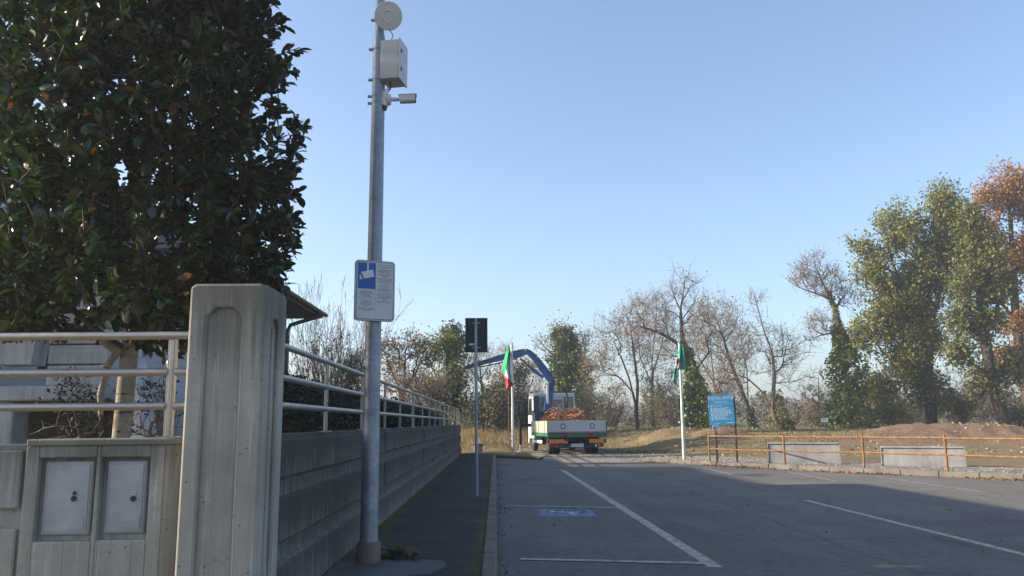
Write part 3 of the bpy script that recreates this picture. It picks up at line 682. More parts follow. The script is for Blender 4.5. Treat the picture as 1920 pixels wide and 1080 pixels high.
# camera
c = P(722, 188, PY)
t = thing('security_camera', 'white bullet security camera on an arm pointing right from the steel pole', 'camera', (c[0], PY-0.02, c[2]))
m = MB(); m.box(-0.02, 0.03, -0.05, 0.05, -0.085, 0.085, 0.006); m.box(-0.045, -0.021, -0.04, 0.04, -0.07, 0.07, 0.003); m.build('mounting_plate', PLASTIC, t)
m = MB(); m.lathe([(0.066, 0.031), (0.066, 0.062), (0.058, 0.068), (0.02, 0.069)], (0, 0, 0), 'x', 20); m.build('junction_base', PLASTIC, t, True)
m = MB(); m.tube([(0.068, 0, 0), (0.15, 0, 0.0), (0.165, 0, -0.002)], [0.024, 0.021, 0.014], 12); m.build('arm', PLASTIC, t, True)
m = MB(); m.prism([(-0.03, -0.045), (0.03, -0.045), (0.042, -0.03), (0.042, 0.034), (-0.042, 0.034), (-0.042, -0.03)], 'x', 0.17, 0.345); b = m.build('body', PLASTIC, t)
m = MB(); m.box(0.155, 0.362, -0.047, 0.047, 0.0345, 0.043, 0.003); m.build('sun_shield', PLASTIC, b)
m = MB(); m.box(0.3452, 0.352, -0.036, 0.036, -0.036, 0.03, 0.003); m.build('lens_window', BLACKP, b)
b.rotation_euler = (0, RAD(-2), 0)
m = MB(); m.box(-0.025, 0.02, -0.03, 0.03, -0.125, -0.088, 0.004); m.build('cable_box', BLACKP, t)
# surveillance notice
SIGNW = plain('sign face', (0.60, 0.61, 0.62), 0.45, 0, 0.04); SIGNB = plain('sign blue', (0.02, 0.10, 0.42), 0.45, 0, 0.05); INK = plain('sign ink', (0.05, 0.06, 0.09), 0.6)
cc = P(703, 545, PY-0.13); sw, sh = 0.435, 0.655
t = thing('notice_sign', 'white video surveillance notice with a blue camera symbol on the steel pole', 'sign', (cc[0], PY-0.13, cc[2]), RAD(22))
def rrect(wd, hg, r, n=6):
    return [(sx*(wd/2-r)+r*math.cos(a), sz*(hg/2-r)+r*math.sin(a)) for sx, sz, a0 in ((1, 1, 0), (-1, 1, 90), (-1, -1, 180), (1, -1, 270)) for a in np.linspace(RAD(a0), RAD(a0+90), n)]
m = MB(); m.prism(rrect(sw, sh, 0.04), 'y', 0.0, 0.024); bk = bevel(m.build('backing', DARKMET, t), 0.002)
m = MB(); m.prism(rrect(sw-0.008, sh-0.008, 0.036), 'y', -0.0035, -0.0005); m.build('white_rim', SIGNW, t)
m = MB(); m.prism(rrect(sw-0.03, sh-0.03, 0.028), 'y', -0.0055, -0.004); m.build('dark_line', INK, t)
m = MB(); m.prism(rrect(sw-0.042, sh-0.042, 0.024), 'y', -0.0075, -0.006); fc_ = m.build('face', SIGNW, t)
xl, xr, zt_, zb_ = -sw/2+0.03, sw/2-0.03, sh/2-0.03, -sh/2+0.03; xm = xl+(xr-xl)*0.51; zmid = zt_-(zt_-zb_)*0.475
m = MB(); m.box(xl, xm, -0.009, -0.0078, zmid, zt_); m.build('blue_field', SIGNB, t)
m = MB(); xs2 = xl+(xm-xl)*0.55
m.box(xs2-0.008, xs2+0.008, -0.0105, -0.0092, zt_-0.085, zt_)
cx0, cz0 = xl+(xm-xl)*0.58, zt_-0.125
m.prism([(cx0+a*math.cos(RAD(14))-b2_*math.sin(RAD(14)), cz0+a*math.sin(RAD(14))+b2_*math.cos(RAD(14))) for a, b2_ in ((-0.055, -0.038), (0.058, -0.038), (0.058, 0.04), (-0.075, 0.04))], 'y', -0.0122, -0.0108)
m.prism([(cx0+a, cz0+b2_) for a, b2_ in ((-0.09, -0.062), (-0.079, -0.06), (-0.074, -0.048), (-0.064, -0.058), (-0.060, -0.05), (-0.071, -0.035), (-0.083, -0.008), (-0.094, -0.01))], 'y', -0.0105, -0.0092)
m.build('camera_symbol', WHITE, t)
m = MB()
def textline(xa, xb, z, hgt=0.0045):
    x = xa
    while x < xb:
        l = min(random.uniform(0.010, 0.034), xb-x); m.box(x, x+l, -0.0086, -0.0078, z-hgt/2, z+hgt/2); x += l+0.006
def para(x0, x1, z, ws, dz=0.0135):
    for w2 in ws:
        wl = (x1-x0)*w2; textline((x0+x1)/2-wl/2, (x0+x1)/2+wl/2, z); z -= dz
    return z
z = para(xl, xm, zmid-0.028, (0.62, 0.78, 0.68, 0.4, 0.62)); m.box(xl, xm-0.01, -0.0086, -0.0078, z-0.006, z-0.004)
z = para(xl, xm, z-0.032, (0.62, 0.38, 0.62, 0.6, 0.3)); z = para(xl, xm, z-0.012, (0.9, 0.92, 0.5))
x2 = xm+0.012; z = zt_-0.018
for ws in ((0.9,), (0.92, 0.4), (0.9, 0.85, 0.6), (0.95, 0.55, 0.3), (0.95, 0.9, 0.8, 0.85, 0.4), (0.75, 0.5, 0.5, 0.85, 0.95, 0.6), (0.95, 0.8, 0.9, 0.75, 0.85, 0.3), (0.95, 0.7)): z = para(x2, xr, z, ws, 0.0130)-0.008
m.box(xm+0.0035, xm+0.0045, -0.0086, -0.0078, zb_, zmid); m.build('small_print', INK, t)
m = MB()
for zz in (-0.2, 0.2): m.box(-0.04, 0.04, 0.0245, 0.075, zz-0.015, zz+0.015, 0.002)
m.build('bracket', GALV, t)

# ------------------------------------------------------------------ traffic sign seen from behind
g = G(894, 930, 0.1); YS = g[1]
t = thing('road_sign', 'rectangular road sign seen from its dark back on a thin steel post in the pavement', 'road sign', (g[0], YS, 0.1), RAD(2))
tz = P(893, 597, YS)[2]-0.1
m = MB(); m.tube([(0, 0, 0), (-0.012, 0, tz)], 0.03, 14); m.build('post', GALV, t, True)
SBACK = plain('dark sign back', (0.022, 0.025, 0.032), 0.45, 0.2, 0.1)
w2 = 42/FPX*YS; h2 = 66/FPX*YS*0.99; zc2 = P(893, 628, YS)[2]-0.1
m = MB(); m.box(-w2/2, w2/2, 0.055, 0.062, zc2-h2/2, zc2+h2/2, 0.002); pn = m.build('sign_plate', SBACK, t)
m = MB()
for a in ((-w2/2, w2/2, zc2-h2/2, zc2-h2/2+0.012), (-w2/2, w2/2, zc2+h2/2-0.012, zc2+h2/2), (-w2/2, -w2/2+0.012, zc2-h2/2+0.0125, zc2+h2/2-0.0125), (w2/2-0.012, w2/2, zc2-h2/2+0.0125, zc2+h2/2-0.0125)): m.box(a[0], a[1], 0.040, 0.0548, a[2], a[3])
m.build('folded_edge', SBACK, pn)
for zz in (0.36, -0.36):
    m = MB(); m.box(-0.085, 0.085, 0.031, 0.0545, zc2+h2*zz-0.012, zc2+h2*zz+0.012, 0.002); m.lathe([(0.0305, -0.01), (0.035, -0.01), (0.035, 0.01), (0.0305, 0.01)], (-0.01, 0, zc2+h2*zz), 'z', 14); m.build('clamp', GALV, t)
m = MB(); m.box(-0.15, -0.035, 0.0525, 0.0545, zc2-0.205, zc2-0.165); m.build('label_sticker', PLASTIC, t)

# ------------------------------------------------------------------ flags
def flag_mats(): return [plain('flag green', (0.015, 0.36, 0.13), 0.85), plain('flag white', (0.78, 0.78, 0.78), 0.85), plain('flag red', (0.66, 0.03, 0.04), 0.85)]
FM = flag_mats(); FM2 = [plain('flag blue-green', (0.025, 0.30, 0.20), 0.85), FM[1], plain('flag dull red', (0.38, 0.06, 0.06), 0.85)]
def cloth(outline, Y, mats, colf, name='cloth', parent=None, seed=0, nu=26, nv=12, org=None):
    """outline: rows (py, px_left, px_right) of the hanging cloth"""
    vs = []; rows = np.array(outline, float); tt = np.linspace(0, 1, nu)
    pys = np.interp(tt, np.linspace(0, 1, len(rows)), rows[:, 0]); a = np.interp(tt, np.linspace(0, 1, len(rows)), rows[:, 1]); b = np.interp(tt, np.linspace(0, 1, len(rows)), rows[:, 2])
    for i in range(nu):
        for j in range(nv):
            v = j/(nv-1); px = a[i]+(b[i]-a[i])*v
            dy = 0.09*math.sin(v*9.5+seed+tt[i]*2.2)*min(1, tt[i]*4+0.2)+0.04*math.sin(v*17+tt[i]*7+seed)
            p = P(px, pys[i], Y+dy); vs.append(p-org)
    m = MB()
    m.v = [tuple(p) for p in vs]
    for i in range(nu-1):
        for j in range(nv-1):
            m.f.append([i*nv+j, i*nv+j+1, (i+1)*nv+j+1, (i+1)*nv+j]); m.mi.append(colf((i+0.5)/(nu-1), (j+0.5)/(nv-1)))
    o = m.build(name, mats, parent, True); s = o.modifiers.new('thickness', 'SOLIDIFY'); s.thickness = 0.004; return o
g1 = G(962, 853, 0.11); F1 = thing('flagpole', 'white flagpole on the kerbed island, holding a tricolour of green, white and red', 'flagpole', (g1[0], g1[1], 0.10))
H1 = P(961, 645, g1[1])[2]-0.1
FPOLE = plain('white flagpole', (0.5, 0.485, 0.46), 0.35, 0.1, 0.06)
m = MB(); m.tube([(0, 0, 0), (0, 0, H1*0.42), (0, 0, H1*0.43), (-0.01, 0, H1)], [0.06, 0.056, 0.046, 0.042], 14); m.build('tube', FPOLE, F1, True)
m = MB(); m.lathe([(0.055, 0), (0.06, 0.02), (0.04, 0.06), (0.001, 0.07)], (-0.01, 0, H1), 'z', 12); m.build('cap', FPOLE, F1, True)
YF = g1[1]-0.12
f1 = thing('flag', 'limp Italian tricolour flag hanging on its thin staff beside the white flagpole', 'flag', (g1[0]-0.2, YF, 0.1))
org = np.array([g1[0]-0.2, YF, 0.1])
cloth([(648, 952.5, 955), (660, 949, 957), (676, 944.5, 958.5), (690, 941, 960), (703, 945, 962), (716, 948, 963), (722, 949, 963), (729, 949.5, 954)], YF, FM, lambda u, v: 0 if u+0.42*v < 0.62 else (1 if u+0.10*(1-v)-0.12*v < 0.66 else 2), 'cloth', f1, 0.4, org=org)
STAFF = plain('brown staff', (0.16, 0.10, 0.07), 0.7)
for k, dx in enumerate((0, -4.2)):
    q0, q1 = P(959.0+dx, 846, YF+0.02)-org, P(954.2+dx*(0.2 if k else 1), 646 if k == 0 else 700, YF+0.02)-org
    m = MB(); m.tube([q0, q1], 0.016, 6); m.build('staff', STAFF, f1)
g2 = G(1283, 862, 0.1); F2 = thing('flagpole', 'white flagpole behind the field kerb left of the blue board', 'flagpole', (g2[0], g2[1], 0.05))
q1 = P(1273.5, 645, g2[1]); H2 = q1[2]-0.05; lean = q1[0]-g2[0]
m = MB(); m.tube([(0, 0, 0), (lean*0.42, 0, H2*0.42), (lean*0.43, 0, H2*0.43), (lean, 0, H2)], [0.062, 0.058, 0.05, 0.044], 14); m.build('tube', FPOLE, F2, True)
m = MB(); m.lathe([(0.055, 0), (0.06, 0.02), (0.04, 0.05), (0.001, 0.06)], (lean, 0, H2), 'z', 12); m.build('cap', FPOLE, F2, True)
org = np.array([g2[0]-0.1, g2[1]-0.1, 0.05]); f2 = thing('flag', 'faded green flag wound round the top of the flagpole left of the blue board', 'flag', org)
cloth([(646, 1274, 1280), (660, 1272, 1283), (676, 1270.5, 1284), (693, 1270, 1285)], g2[1]-0.12, FM2, lambda u, v: 0, 'cloth', f2, 1.7, org=org)
cloth([(672, 1269, 1274.5), (686, 1266, 1274), (698, 1264, 1271), (710, 1262.5, 1270), (722, 1265, 1268)], g2[1]-0.2, FM2, lambda u, v: 2 if u < 0.2 else (1 if u < 0.34 else 0), 'cloth_tail', f2, 3.0, 18, 8, org=org)

# ------------------------------------------------------------------ tube fence, blue board, concrete panels
RUST = MT('rusty ochre paint', 0.7, 0.1, 0.3); _n = RUST.noise(9, 5, 0.7); RUST.col(RUST.ramp(_n, [(0.3, (0.10, 0.05, 0.024)), (0.55, (0.24, 0.12, 0.045)), (0.75, (0.34, 0.19, 0.075))])); RUST = RUST.m
FP = [G(1331, 866, 0.1), G(1472, 872, 0.1), G(1621, 877, 0.1), G(1777, 884, 0.1)]; FP.append(FP[3]+(FP[3]-FP[2])*1.0+np.array([0.25, -0.35, 0])); FP.append(FP[4]+(FP[4]-FP[3])); FP.append(FP[5]+(FP[5]-FP[4]))
fo = FP[0].copy(); fo[2] = 0.08
fe = thing('tube_fence', 'low rusty ochre tube fence with two rails along the field kerb', 'fence', fo)
for i, q in enumerate(FP):
    m = MB(); m.tube([(*(q-fo)[:2], -0.05), (*(q-fo)[:2], 0.97+random.uniform(-0.02, 0.02))], 0.034, 10); m.build('post', RUST, fe, True)
for zz in (0.90, 0.46):
    for a, b in zip(FP[:-1], FP[1:]):
        a2, b2 = a-fo, b-fo; j = random.uniform(-0.015, 0.015)
        mid_ = (a2+b2)/2; m = MB(); m.tube([(a2[0], a2[1], zz), (mid_[0], mid_[1], zz-0.012+j), (b2[0], b2[1], zz+j)], 0.027, 8); m.build('rail', RUST, fe, True)
YB = 28.0
BLUEB = plain('blue board', (0.04, 0.275, 0.49), 0.45, 0, 0.05, 3); BROWNP = plain('dark brown post', (0.07, 0.03, 0.02), 0.6); PRINT = plain('pale print', (0.55, 0.66, 0.72), 0.6, 0, 0.03)
pbl, pbr = P(1337, 797, YB), P(1379, 796, YB); bw = 45.5/FPX*YB; bh = P(1355, 741, YB)[2]-P(1355, 797, YB)[2]
bc = (pbl+pbr)/2
t = thing('information_board', 'blue board headed PISTA PER MTB on two dark brown posts', 'notice board', (bc[0], YB, 0.08), RAD(-10))
zb = bc[2]-0.08
m = MB(); m.box(-bw/2, bw/2, -0.015, 0.015, zb, zb+bh, 0.004); bp = m.build('panel', BLUEB, t)
bp.rotation_euler = (0, RAD(-2.2), 0)
for xx in (-bw/2+0.13, bw/2-0.05):
    m = MB(); m.box(xx-0.035, xx+0.035, 0.0165, 0.07, -0.15, zb+bh*0.9, 0.006); m.build('post', BROWNP, t)
def on_board(x, z, y=-0.0165): return Matrix.Translation((x, y, z)) @ Matrix.Rotation(PI/2, 4, 'X')
text_mesh('PISTA', 0.165, PRINT, bp, 'lettering', on_board(-0.215, zb+bh-0.115)); text_mesh('PER', 0.085, PRINT, bp, 'lettering', on_board(0.075, zb+bh-0.13)); text_mesh('MTB', 0.165, PRINT, bp, 'lettering', on_board(0.275, zb+bh-0.115))
text_mesh('Regolamento', 0.088, PRINT, bp, 'lettering', on_board(0, zb+bh-0.232))
m = MB(); m.box(-0.33, 0.34, -0.0165, -0.0152, zb+bh-0.31, zb+bh-0.303)
zz = zb+bh-0.375
for k, ls in enumerate(((0.3,), (0.55, 0.45), (0.58, 0.62), (0.6, 0.66), (0.5, 0.5), (0.38, 0.44), (0.6,))):
    m.lathe([(0.028, 0.0), (0.028, 0.0013)], (-0.335, -0.0165, zz), 'y', 12)
    for q, l in enumerate(ls):
        x = -0.28
        while x < -0.28+l*1.0:
            ll = random.uniform(0.04, 0.12); m.box(x, min(x+ll, -0.28+l), -0.0165, -0.0152, zz-q*0.034-0.009, zz-q*0.034+0.009); x += ll+0.02
    zz -= 0.077
m.box(-0.24, -0.1, -0.0165, -0.0152, zb+0.04, zb+0.055); m.box(0.13, 0.36, -0.0165, -0.0152, zb+0.05, zb+0.072); m.build('small_print', PRINT, bp)
pq = P(1341.5, 802, YB); m = MB(); m.box(-0.11, 0.11, -0.004, 0.004, -0.095, 0.095, 0.001); ns = m.build('paper_notice', WHITE)
ns.location = (pq[0], YB-0.03, pq[2]); tag(ns, 'small white paper notice under the left corner of the blue board', 'notice')
for (x, z, w_, h_) in ((-0.045, 0.0, 0.05, 0.09), (0.03, 0.02, 0.03, 0.06), (0.0, -0.065, 0.16, 0.012)):
    m = MB(); m.box(x-w_/2, x+w_/2, -0.0056, -0.0042, z-h_/2, z+h_/2); m.build('print_block', plain('purple ink', (0.12, 0.08, 0.16), 0.7) if x < 0 else INK, ns)
def slab(pxl, pxr, pyt, Y, label, rz):
    a, b = P(pxl, 860, Y), P(pxr, 860, Y); hgt = P((pxl+pxr)/2, pyt, Y)[2]-0.06; wd = b[0]-a[0]
    t = thing('concrete_barrier', label, 'barrier', (a[0], Y, 0.06), rz, 'concrete barriers behind the tube fence')
    m = MB(); m.prism([(0, 0), (0.09, 0.0), (0.13, hgt-0.06), (0.13, hgt), (-0.03, hgt), (-0.03, hgt-0.045), (0.012, hgt-0.06)], 'x', 0.03, wd-0.03); bevel(m.build('slab', CONC_S, t), 0.008)
    m = MB(); m.box(0, 0.0295, -0.02, 0.12, 0, hgt-0.002, 0.004); m.build('end_rib', CONC_S, t)
    m = MB(); m.box(wd-0.0295, wd, -0.02, 0.12, 0, hgt-0.002, 0.004); m.build('end_rib', CONC_S, t)
    m = MB(); m.box(0.03, wd-0.03, 0.13, 0.6, -0.02, 0.10, 0.01); m.build('foot', CONC_S, t)
slab(1440, 1566, 829, 27.2, 'concrete barrier slab behind the fence, the one nearer the blue board', RAD(-24))
slab(1652, 1790, 836, 25.0, 'concrete barrier slab behind the fence, below the large mound', RAD(-30))
q = P(1546, 788, 41.5); gz = float(ground_z(q[0], 41.5))
t = thing('warning_sign', 'little white sign on a dark stake in front of the ivy tree', 'sign', (q[0], 41.5, gz))
m = MB(); m.box(-0.17, 0.17, -0.03, -0.021, q[2]-gz-0.1, q[2]-gz+0.1, 0.002); m.build('plate', WHITE, t); m = MB(); m.box(-0.02, 0.02, -0.02, 0.02, -0.2, q[2]-gz+0.08, 0.004); m.build('stake', BROWNP, t)
m = MB()
for k in range(3): m.box(-0.12, 0.12-0.05*k, -0.0318, -0.0305, q[2]-gz+0.05-0.05*k-0.008, q[2]-gz+0.05-0.05*k+0.008)
m.build('small_print', INK, t)
q = P(897, 843, 39.6); t = thing('stone_pedestal', 'small grey stone pedestal with a flat cap at the far end of the wall', 'pedestal', (q[0], 39.6, 0.08))
m = MB(); m.box(-0.2, 0.2, -0.2, 0.2, 0, 0.4, 0.02); m.build('block', CONC_S, t); m = MB(); m.box(-0.32, 0.32, -0.27, 0.27, 0.402, 0.47, 0.02); m.build('cap', CONC_S, t)
# ------------------------------------------------------------------ flatbed truck with crane
TR = (3.40, 36.35, 0.10); TYAW = RAD(6.8)
truck = thing('flatbed_truck', 'white flatbed truck with green frame and a blue loading crane, parked on the gravel', 'truck', TR, TYAW)
TI = Matrix.Translation(TR) @ Matrix.Rotation(TYAW, 4, 'Z'); TI = TI.inverted()
def tl(px, py, Y): return TI @ Vector(P(px, py, Y))
TW = plain('truck white', (0.60, 0.60, 0.57), 0.4, 0, 0.06, 2); TGREEN = plain('truck green', (0.015, 0.11, 0.055), 0.5, 0, 0.15); TALU = plain('tailgate aluminium', (0.43, 0.44, 0.465), 0.4, 0.3, 0.05, 2)
TCREAM = plain('side board', (0.30, 0.31, 0.24), 0.5, 0, 0.12, 3); CHAS = plain('chassis', (0.018, 0.018, 0.02), 0.7); RED = plain('red stripe', (0.36, 0.015, 0.03), 0.5); LRED = plain('tail light red', (0.20, 0.012, 0.012), 0.25); ORA = plain('orange reflector', (0.62, 0.19, 0.02), 0.4); CBLUE = plain('crane blue', (0.012, 0.082, 0.24), 0.4, 0, 0.35, 5); CDARK = plain('crane dark blue', (0.02, 0.045, 0.10), 0.45, 0, 0.2); CHROME = plain('chrome rod', (0.6, 0.6, 0.6), 0.2, 1.0, 0.02)
STK = plain('sticker dark red', (0.10, 0.012, 0.03), 0.5); hw = 1.32; yb = -1.05; yf = 3.25
def tb(name, b, mat, c=0.0, p=None): m = MB(); m.box(*b, c); return m.build(name, mat, p or truck)
tb('bed_floor', (-hw+0.03, hw-0.03, yb+0.06, yf, 0.80, 0.93), CHAS)
tg = tb('tailgate', (-hw+0.03, hw-0.03, yb, yb+0.04, 0.95, 1.47), TALU, 0.006)
for z in (1.08, 1.21, 1.34): tb('seam', (-hw+0.032, hw-0.032, yb-0.003, yb-0.0005, z-0.003, z+0.003), TALU, 0, tg)
tb('red_stripe', (-hw+0.05, hw-0.04, yb-0.006, yb-0.0032, 0.965, 1.0), RED, 0, tg)
for xx, s in ((-0.62, '70'), (0.68, '80')):
    m = MB(); m.lathe([(0.118, -0.008), (0.118, -0.0035)], (xx, yb, 1.235), 'y', 20); st = m.build('speed_sticker', STK, tg)
    m = MB(); m.lathe([(0.074, -0.0105), (0.074, -0.0085)], (xx, yb, 1.235), 'y', 20); m.build('sticker_centre', WHITE, tg)
    text_mesh(s, 0.115, INK, tg, 'lettering', Matrix.Translation((xx, yb-0.0118, 1.235)) @ Matrix.Rotation(PI/2, 4, 'X'))
for s in (-1, 1):
    tb('corner_post', (s*hw-0.028 if s > 0 else -hw, hw+0.0 if s > 0 else -hw+0.028, yb-0.01, yb+0.045, 0.93, 1.49), TGREEN, 0.004)
    x0, x1 = (-hw-0.0, -hw+0.03) if s < 0 else (hw-0.03, hw)
    for a, b in ((yb+0.05, 1.08), (1.12, yf)):
        sb = tb('side_board', (x0, x1, a, b, 0.95, 1.47), TCREAM, 0.005)
        for z in (1.08, 1.21, 1.34): tb('seam', ((x0-0.003, x0-0.0005) if s < 0 else (x1+0.0005, x1+0.003))+(a+0.01, b-0.01, z-0.003, z+0.003), TCREAM, 0, sb)
    tb('middle_post', (x0-0.012, x1+0.012, 1.06, 1.14, 0.93, 1.48), TGREEN, 0.003)
    tb('side_rail', (x0-0.004, x1+0.004, yb+0.01, yf, 0.79, 0.945), TGREEN, 0.006)
    tb('chassis_beam', (s*0.42-0.05, s*0.42+0.05, yb+0.1, 5.6, 0.60, 0.78), CHAS)
    tb('light_bracket', (s*0.92-0.38, s*0.92+0.38, yb+0.045, yb+0.12, 0.49, 0.68), CHAS)
    a, b = (-1.22, -0.56) if s < 0 else (0.54, 1.20)
    tb('orange_reflector', (a, b, yb+0.02, yb+0.043, 0.505, 0.675), ORA, 0.004)
    a, b = (-1.24, -0.86) if s < 0 else (0.98, 1.18)
    tb('tail_light', (a, b, yb+0.01, yb+0.06, 0.335, 0.492), LRED, 0.01)
rb = tb('rear_sill', (-hw, hw, yb-0.004, yb+0.05, 0.755, 0.928), TGREEN, 0.006)
for a in (-0.62, 0.50): tb('red_block', (a, a+0.22, yb-0.01, yb-0.0045, 0.77, 0.90), LRED, 0, rb)
bar = tb('underrun_bar', (-0.84, 0.96, yb+0.05, yb+0.12, 0.30, 0.47), CHAS, 0.008)
for x in (-0.72, -0.62): m = MB(); m.lathe([(0.02, -0.008), (0.02, 0.049)], (x, yb, 0.42), 'y', 10); m.build('bolt', GALV, bar)
pt = tb('number_plate', (-0.28, 0.28, yb+0.035, yb+0.047, 0.345, 0.48), SIGNW, 0.002)
text_mesh('AC 810 AA', 0.125, INK, pt, 'lettering', Matrix.Translation((0, yb+0.0335, 0.412)) @ Matrix.Rotation(PI/2, 4, 'X') @ Matrix.Scale(0.85, 4, (1, 0, 0)))
tb('plate_small', (0.80, 0.87, yb+0.03, yb+0.049, 0.34, 0.46), PLASTIC)
def wheel(x, y, wd=0.22, R_=0.41):
    m = MB(); m.lathe([(R_*0.62, -wd/2), (R_*0.94, -wd/2), (R_, -wd/2+0.035), (R_, wd/2-0.035), (R_*0.94, wd/2), (R_*0.62, wd/2)], (x, y, R_), 'x', 26); t_ = m.build('wheel', BLACK, truck, True)
    m = MB(); m.lathe([(0.05, -wd/2-0.012), (0.12, -wd/2-0.012), (R_*0.45, -wd/2+0.045), (R_*0.58, -wd/2+0.02), (R_*0.615, -wd/2+0.01), (R_*0.615, wd/2-0.01), (R_*0.5, wd/2-0.03), (0.05, wd/2-0.02)], (x, y, R_), 'x', 20); m.build('rim', plain('rim', (0.12, 0.12, 0.12), 0.5, 0.4), t_, True)
for s in (-1, 1):
    wheel(s*1.0, 0); wheel(s*0.73, 0); wheel(s*0.93, 4.5)
    m = MB(); m.prism([(y, z) for y, z in [(0.5*math.cos(a), 0.41+0.5*math.sin(a)) for a in np.linspace(RAD(20), RAD(160), 9)]+[(0.47*math.cos(a), 0.41+0.47*math.sin(a)) for a in np.linspace(RAD(160), RAD(20), 9)]], 'x', s*0.87-0.27, s*0.87+0.27); m.build('mudguard', CHAS, truck)
m = MB(); m.tube([(-0.95, 0, 0.41), (0.95, 0, 0.41)], 0.07, 10); m.lathe([(0.06, -0.2), (0.2, -0.1), (0.2, 0.1), (0.06, 0.2)], (0, 0, 0.41), 'x', 14); m.build('axle', CHAS, truck)
tb('side_guard', (-1.25, -1.2, 0.75, 3.4, 0.46, 0.60), TW, 0.01); tb('fuel_tank', (-1.1, -0.55, 1.9, 3.2, 0.40, 0.78), CHAS, 0.05); tb('tool_box', (0.55, 1.15, 1.2, 2.2, 0.42, 0.78), CHAS, 0.02)
# headboard rack behind the cab
m = MB(); m.box(-1.2, 1.25, yf+0.02, yf+0.08, 1.88, 1.98); m.box(-1.25, -1.19, yf+0.02, yf+0.08, 0.93, 1.98); m.box(1.19, 1.25, yf+0.02, yf+0.08, 0.93, 1.98); m.box(-0.5, 1.19, yf+0.03, yf+0.07, 1.72, 1.87); m.build('headboard', CDARK, truck)
tb('crane_cabinet', (-1.12, -0.55, yf+0.09, yf+0.45, 0.9, 1.95), CDARK, 0.02)
# cab
cw = 1.07; c0, c1 = 4.0, 5.75; cm = MB()
prof = [(c0, 0.75), (c0, 2.3), (c0+0.12, 2.78), (c0+0.3, 2.87), (c1-0.55, 2.87), (c1-0.25, 2.72), (c1-0.02, 1.75), (c1, 1.5), (c1, 0.6), (c0+0.1, 0.6)]
cm.prism(prof, 'x', -cw, cw); cab = bevel(cm.build('cab', plain('cab paint', (0.46, 0.46, 0.45), 0.35, 0, 0.08, 3), truck), 0.07, 3)
for name, b in (('rear_window', (-0.18, 0.34, 2.2, 2.5)), ('rear_window', (0.52, 0.92, 2.05, 2.62)), ('rear_window', (-0.92, -0.50, 2.05, 2.62))):
    sl = 0.0
    m = MB(); m.box(b[0]-0.025, b[1]+0.025, c0-0.012, c0+0.01, b[2]-0.025, min(b[3]+0.025, 2.30) if 0 else b[3]+0.025, 0.004); f_ = m.build(name, BLACKP, cab)
    m = MB(); m.box(b[0], b[1], c0-0.018, c0-0.0125, b[2], b[3]); m.build('pane', plain('cab glass', (0.16, 0.15, 0.13), 0.1, 0, 0.3, 2, 0.7), f_)
for s in (-1, 1):
    m = MB(); m.prism([(c0+0.45, 1.78), (c1-0.16, 1.78), (c1-0.42, 2.6), (c0+0.5, 2.6)], 'x', s*(cw+0.002), s*(cw+0.008)); m.build('side_window', GLASS, cab)
    m = MB(); m.prism([(c0+0.36, 0.9), (c1-0.12, 0.9), (c1-0.12, 1.7), (c0+0.36, 1.7)], 'x', s*(cw+0.001), s*(cw+0.006)); d_ = m.build('door', TW, cab); m = MB(); m.box(s*(cw+0.0065)-0.0, s*(cw+0.0065)+s*0.02, c0+0.42, c0+0.6, 1.58, 1.62); m.build('handle', BLACKP, d_)
    m = MB(); m.tube([(s*cw, c1-0.1, 2.4), (s*(cw+0.28), c1-0.02, 2.42), (s*(cw+0.28), c1-0.02, 1.95)], 0.014, 6); mi_ = m.build('mirror_arm', BLACKP, cab); m = MB(); m.box(s*(cw+0.28)-0.10, s*(cw+0.28)+0.10, c1-0.06, c1-0.035, 1.95, 2.35, 0.01); m.build('mirror', BLACKP, mi_)
m = MB(); m.box(-0.95, 0.95, c1-0.14, c1-0.12, 1.8, 2.6); m.build('windscreen', GLASS, cab)
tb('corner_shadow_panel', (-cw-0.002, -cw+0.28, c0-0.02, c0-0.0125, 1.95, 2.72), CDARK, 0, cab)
tb('front_bumper', (-1.05, 1.05, c1+0.001, c1+0.12, 0.35, 0.65), TW, 0.03)
m = MB(); m.tube([(0.6, c0-0.16, 0.9), (0.6, c0-0.16, 2.86)], 0.045, 10); m.build('exhaust_stack', plain('rusty exhaust', (0.09, 0.04, 0.03), 0.7), truck, True)
# crane: measured at its own distance (just behind the cab), slewed to the left
YC = 39.9
def beam(mb, pts, wds, dep):
    """box-section arm through pts (in the x-z plane of the truck), width in plane wds, depth dep along y"""
    for i in range(len(pts)-1):
        a, b = Vector(pts[i]), Vector(pts[i+1]); d = (b-a).normalized(); nn = Vector((0, 1, 0)).cross(d).normalized(); vs = []
        for p, wv in ((a, wds[i]), (b, wds[i+1])):
            for sn, sy_ in ((-1, -1), (1, -1), (1, 1), (-1, 1)): vs.append(p+nn*sn*wv/2+Vector((0, sy_*dep/2, 0)))
        mb.add(vs, [(0, 1, 2, 3), (7, 6, 5, 4), (0, 4, 5, 1), (1, 5, 6, 2), (2, 6, 7, 3), (3, 7, 4, 0)])
def cp(px, py, dy=0): return tl(px, py, YC+dy)
b0, b1, b2 = cp(1026, 770), cp(1032, 727), cp(1034.5, 716)
m = MB(); beam(m, [b0, b1, b2], [0.36, 0.34, 0.26], 0.26); cr = bevel(m.build('crane', CBLUE, truck), 0.02)
m = MB(); m.box(b0.x-0.45, b0.x+0.55, b0.y-0.3, b0.y+0.28, 0.79, 1.5, 0.03); m.build('crane_base', CDARK, cr)
m = MB(); m.tube([b0, Vector((b0.x, b0.y, 1.5))], 0.2, 14); m.build('slewing_post', CBLUE, cr, True)
k0, k1, k2, k3 = cp(1036, 717), cp(1029, 706), cp(1004, 672), cp(992, 661)
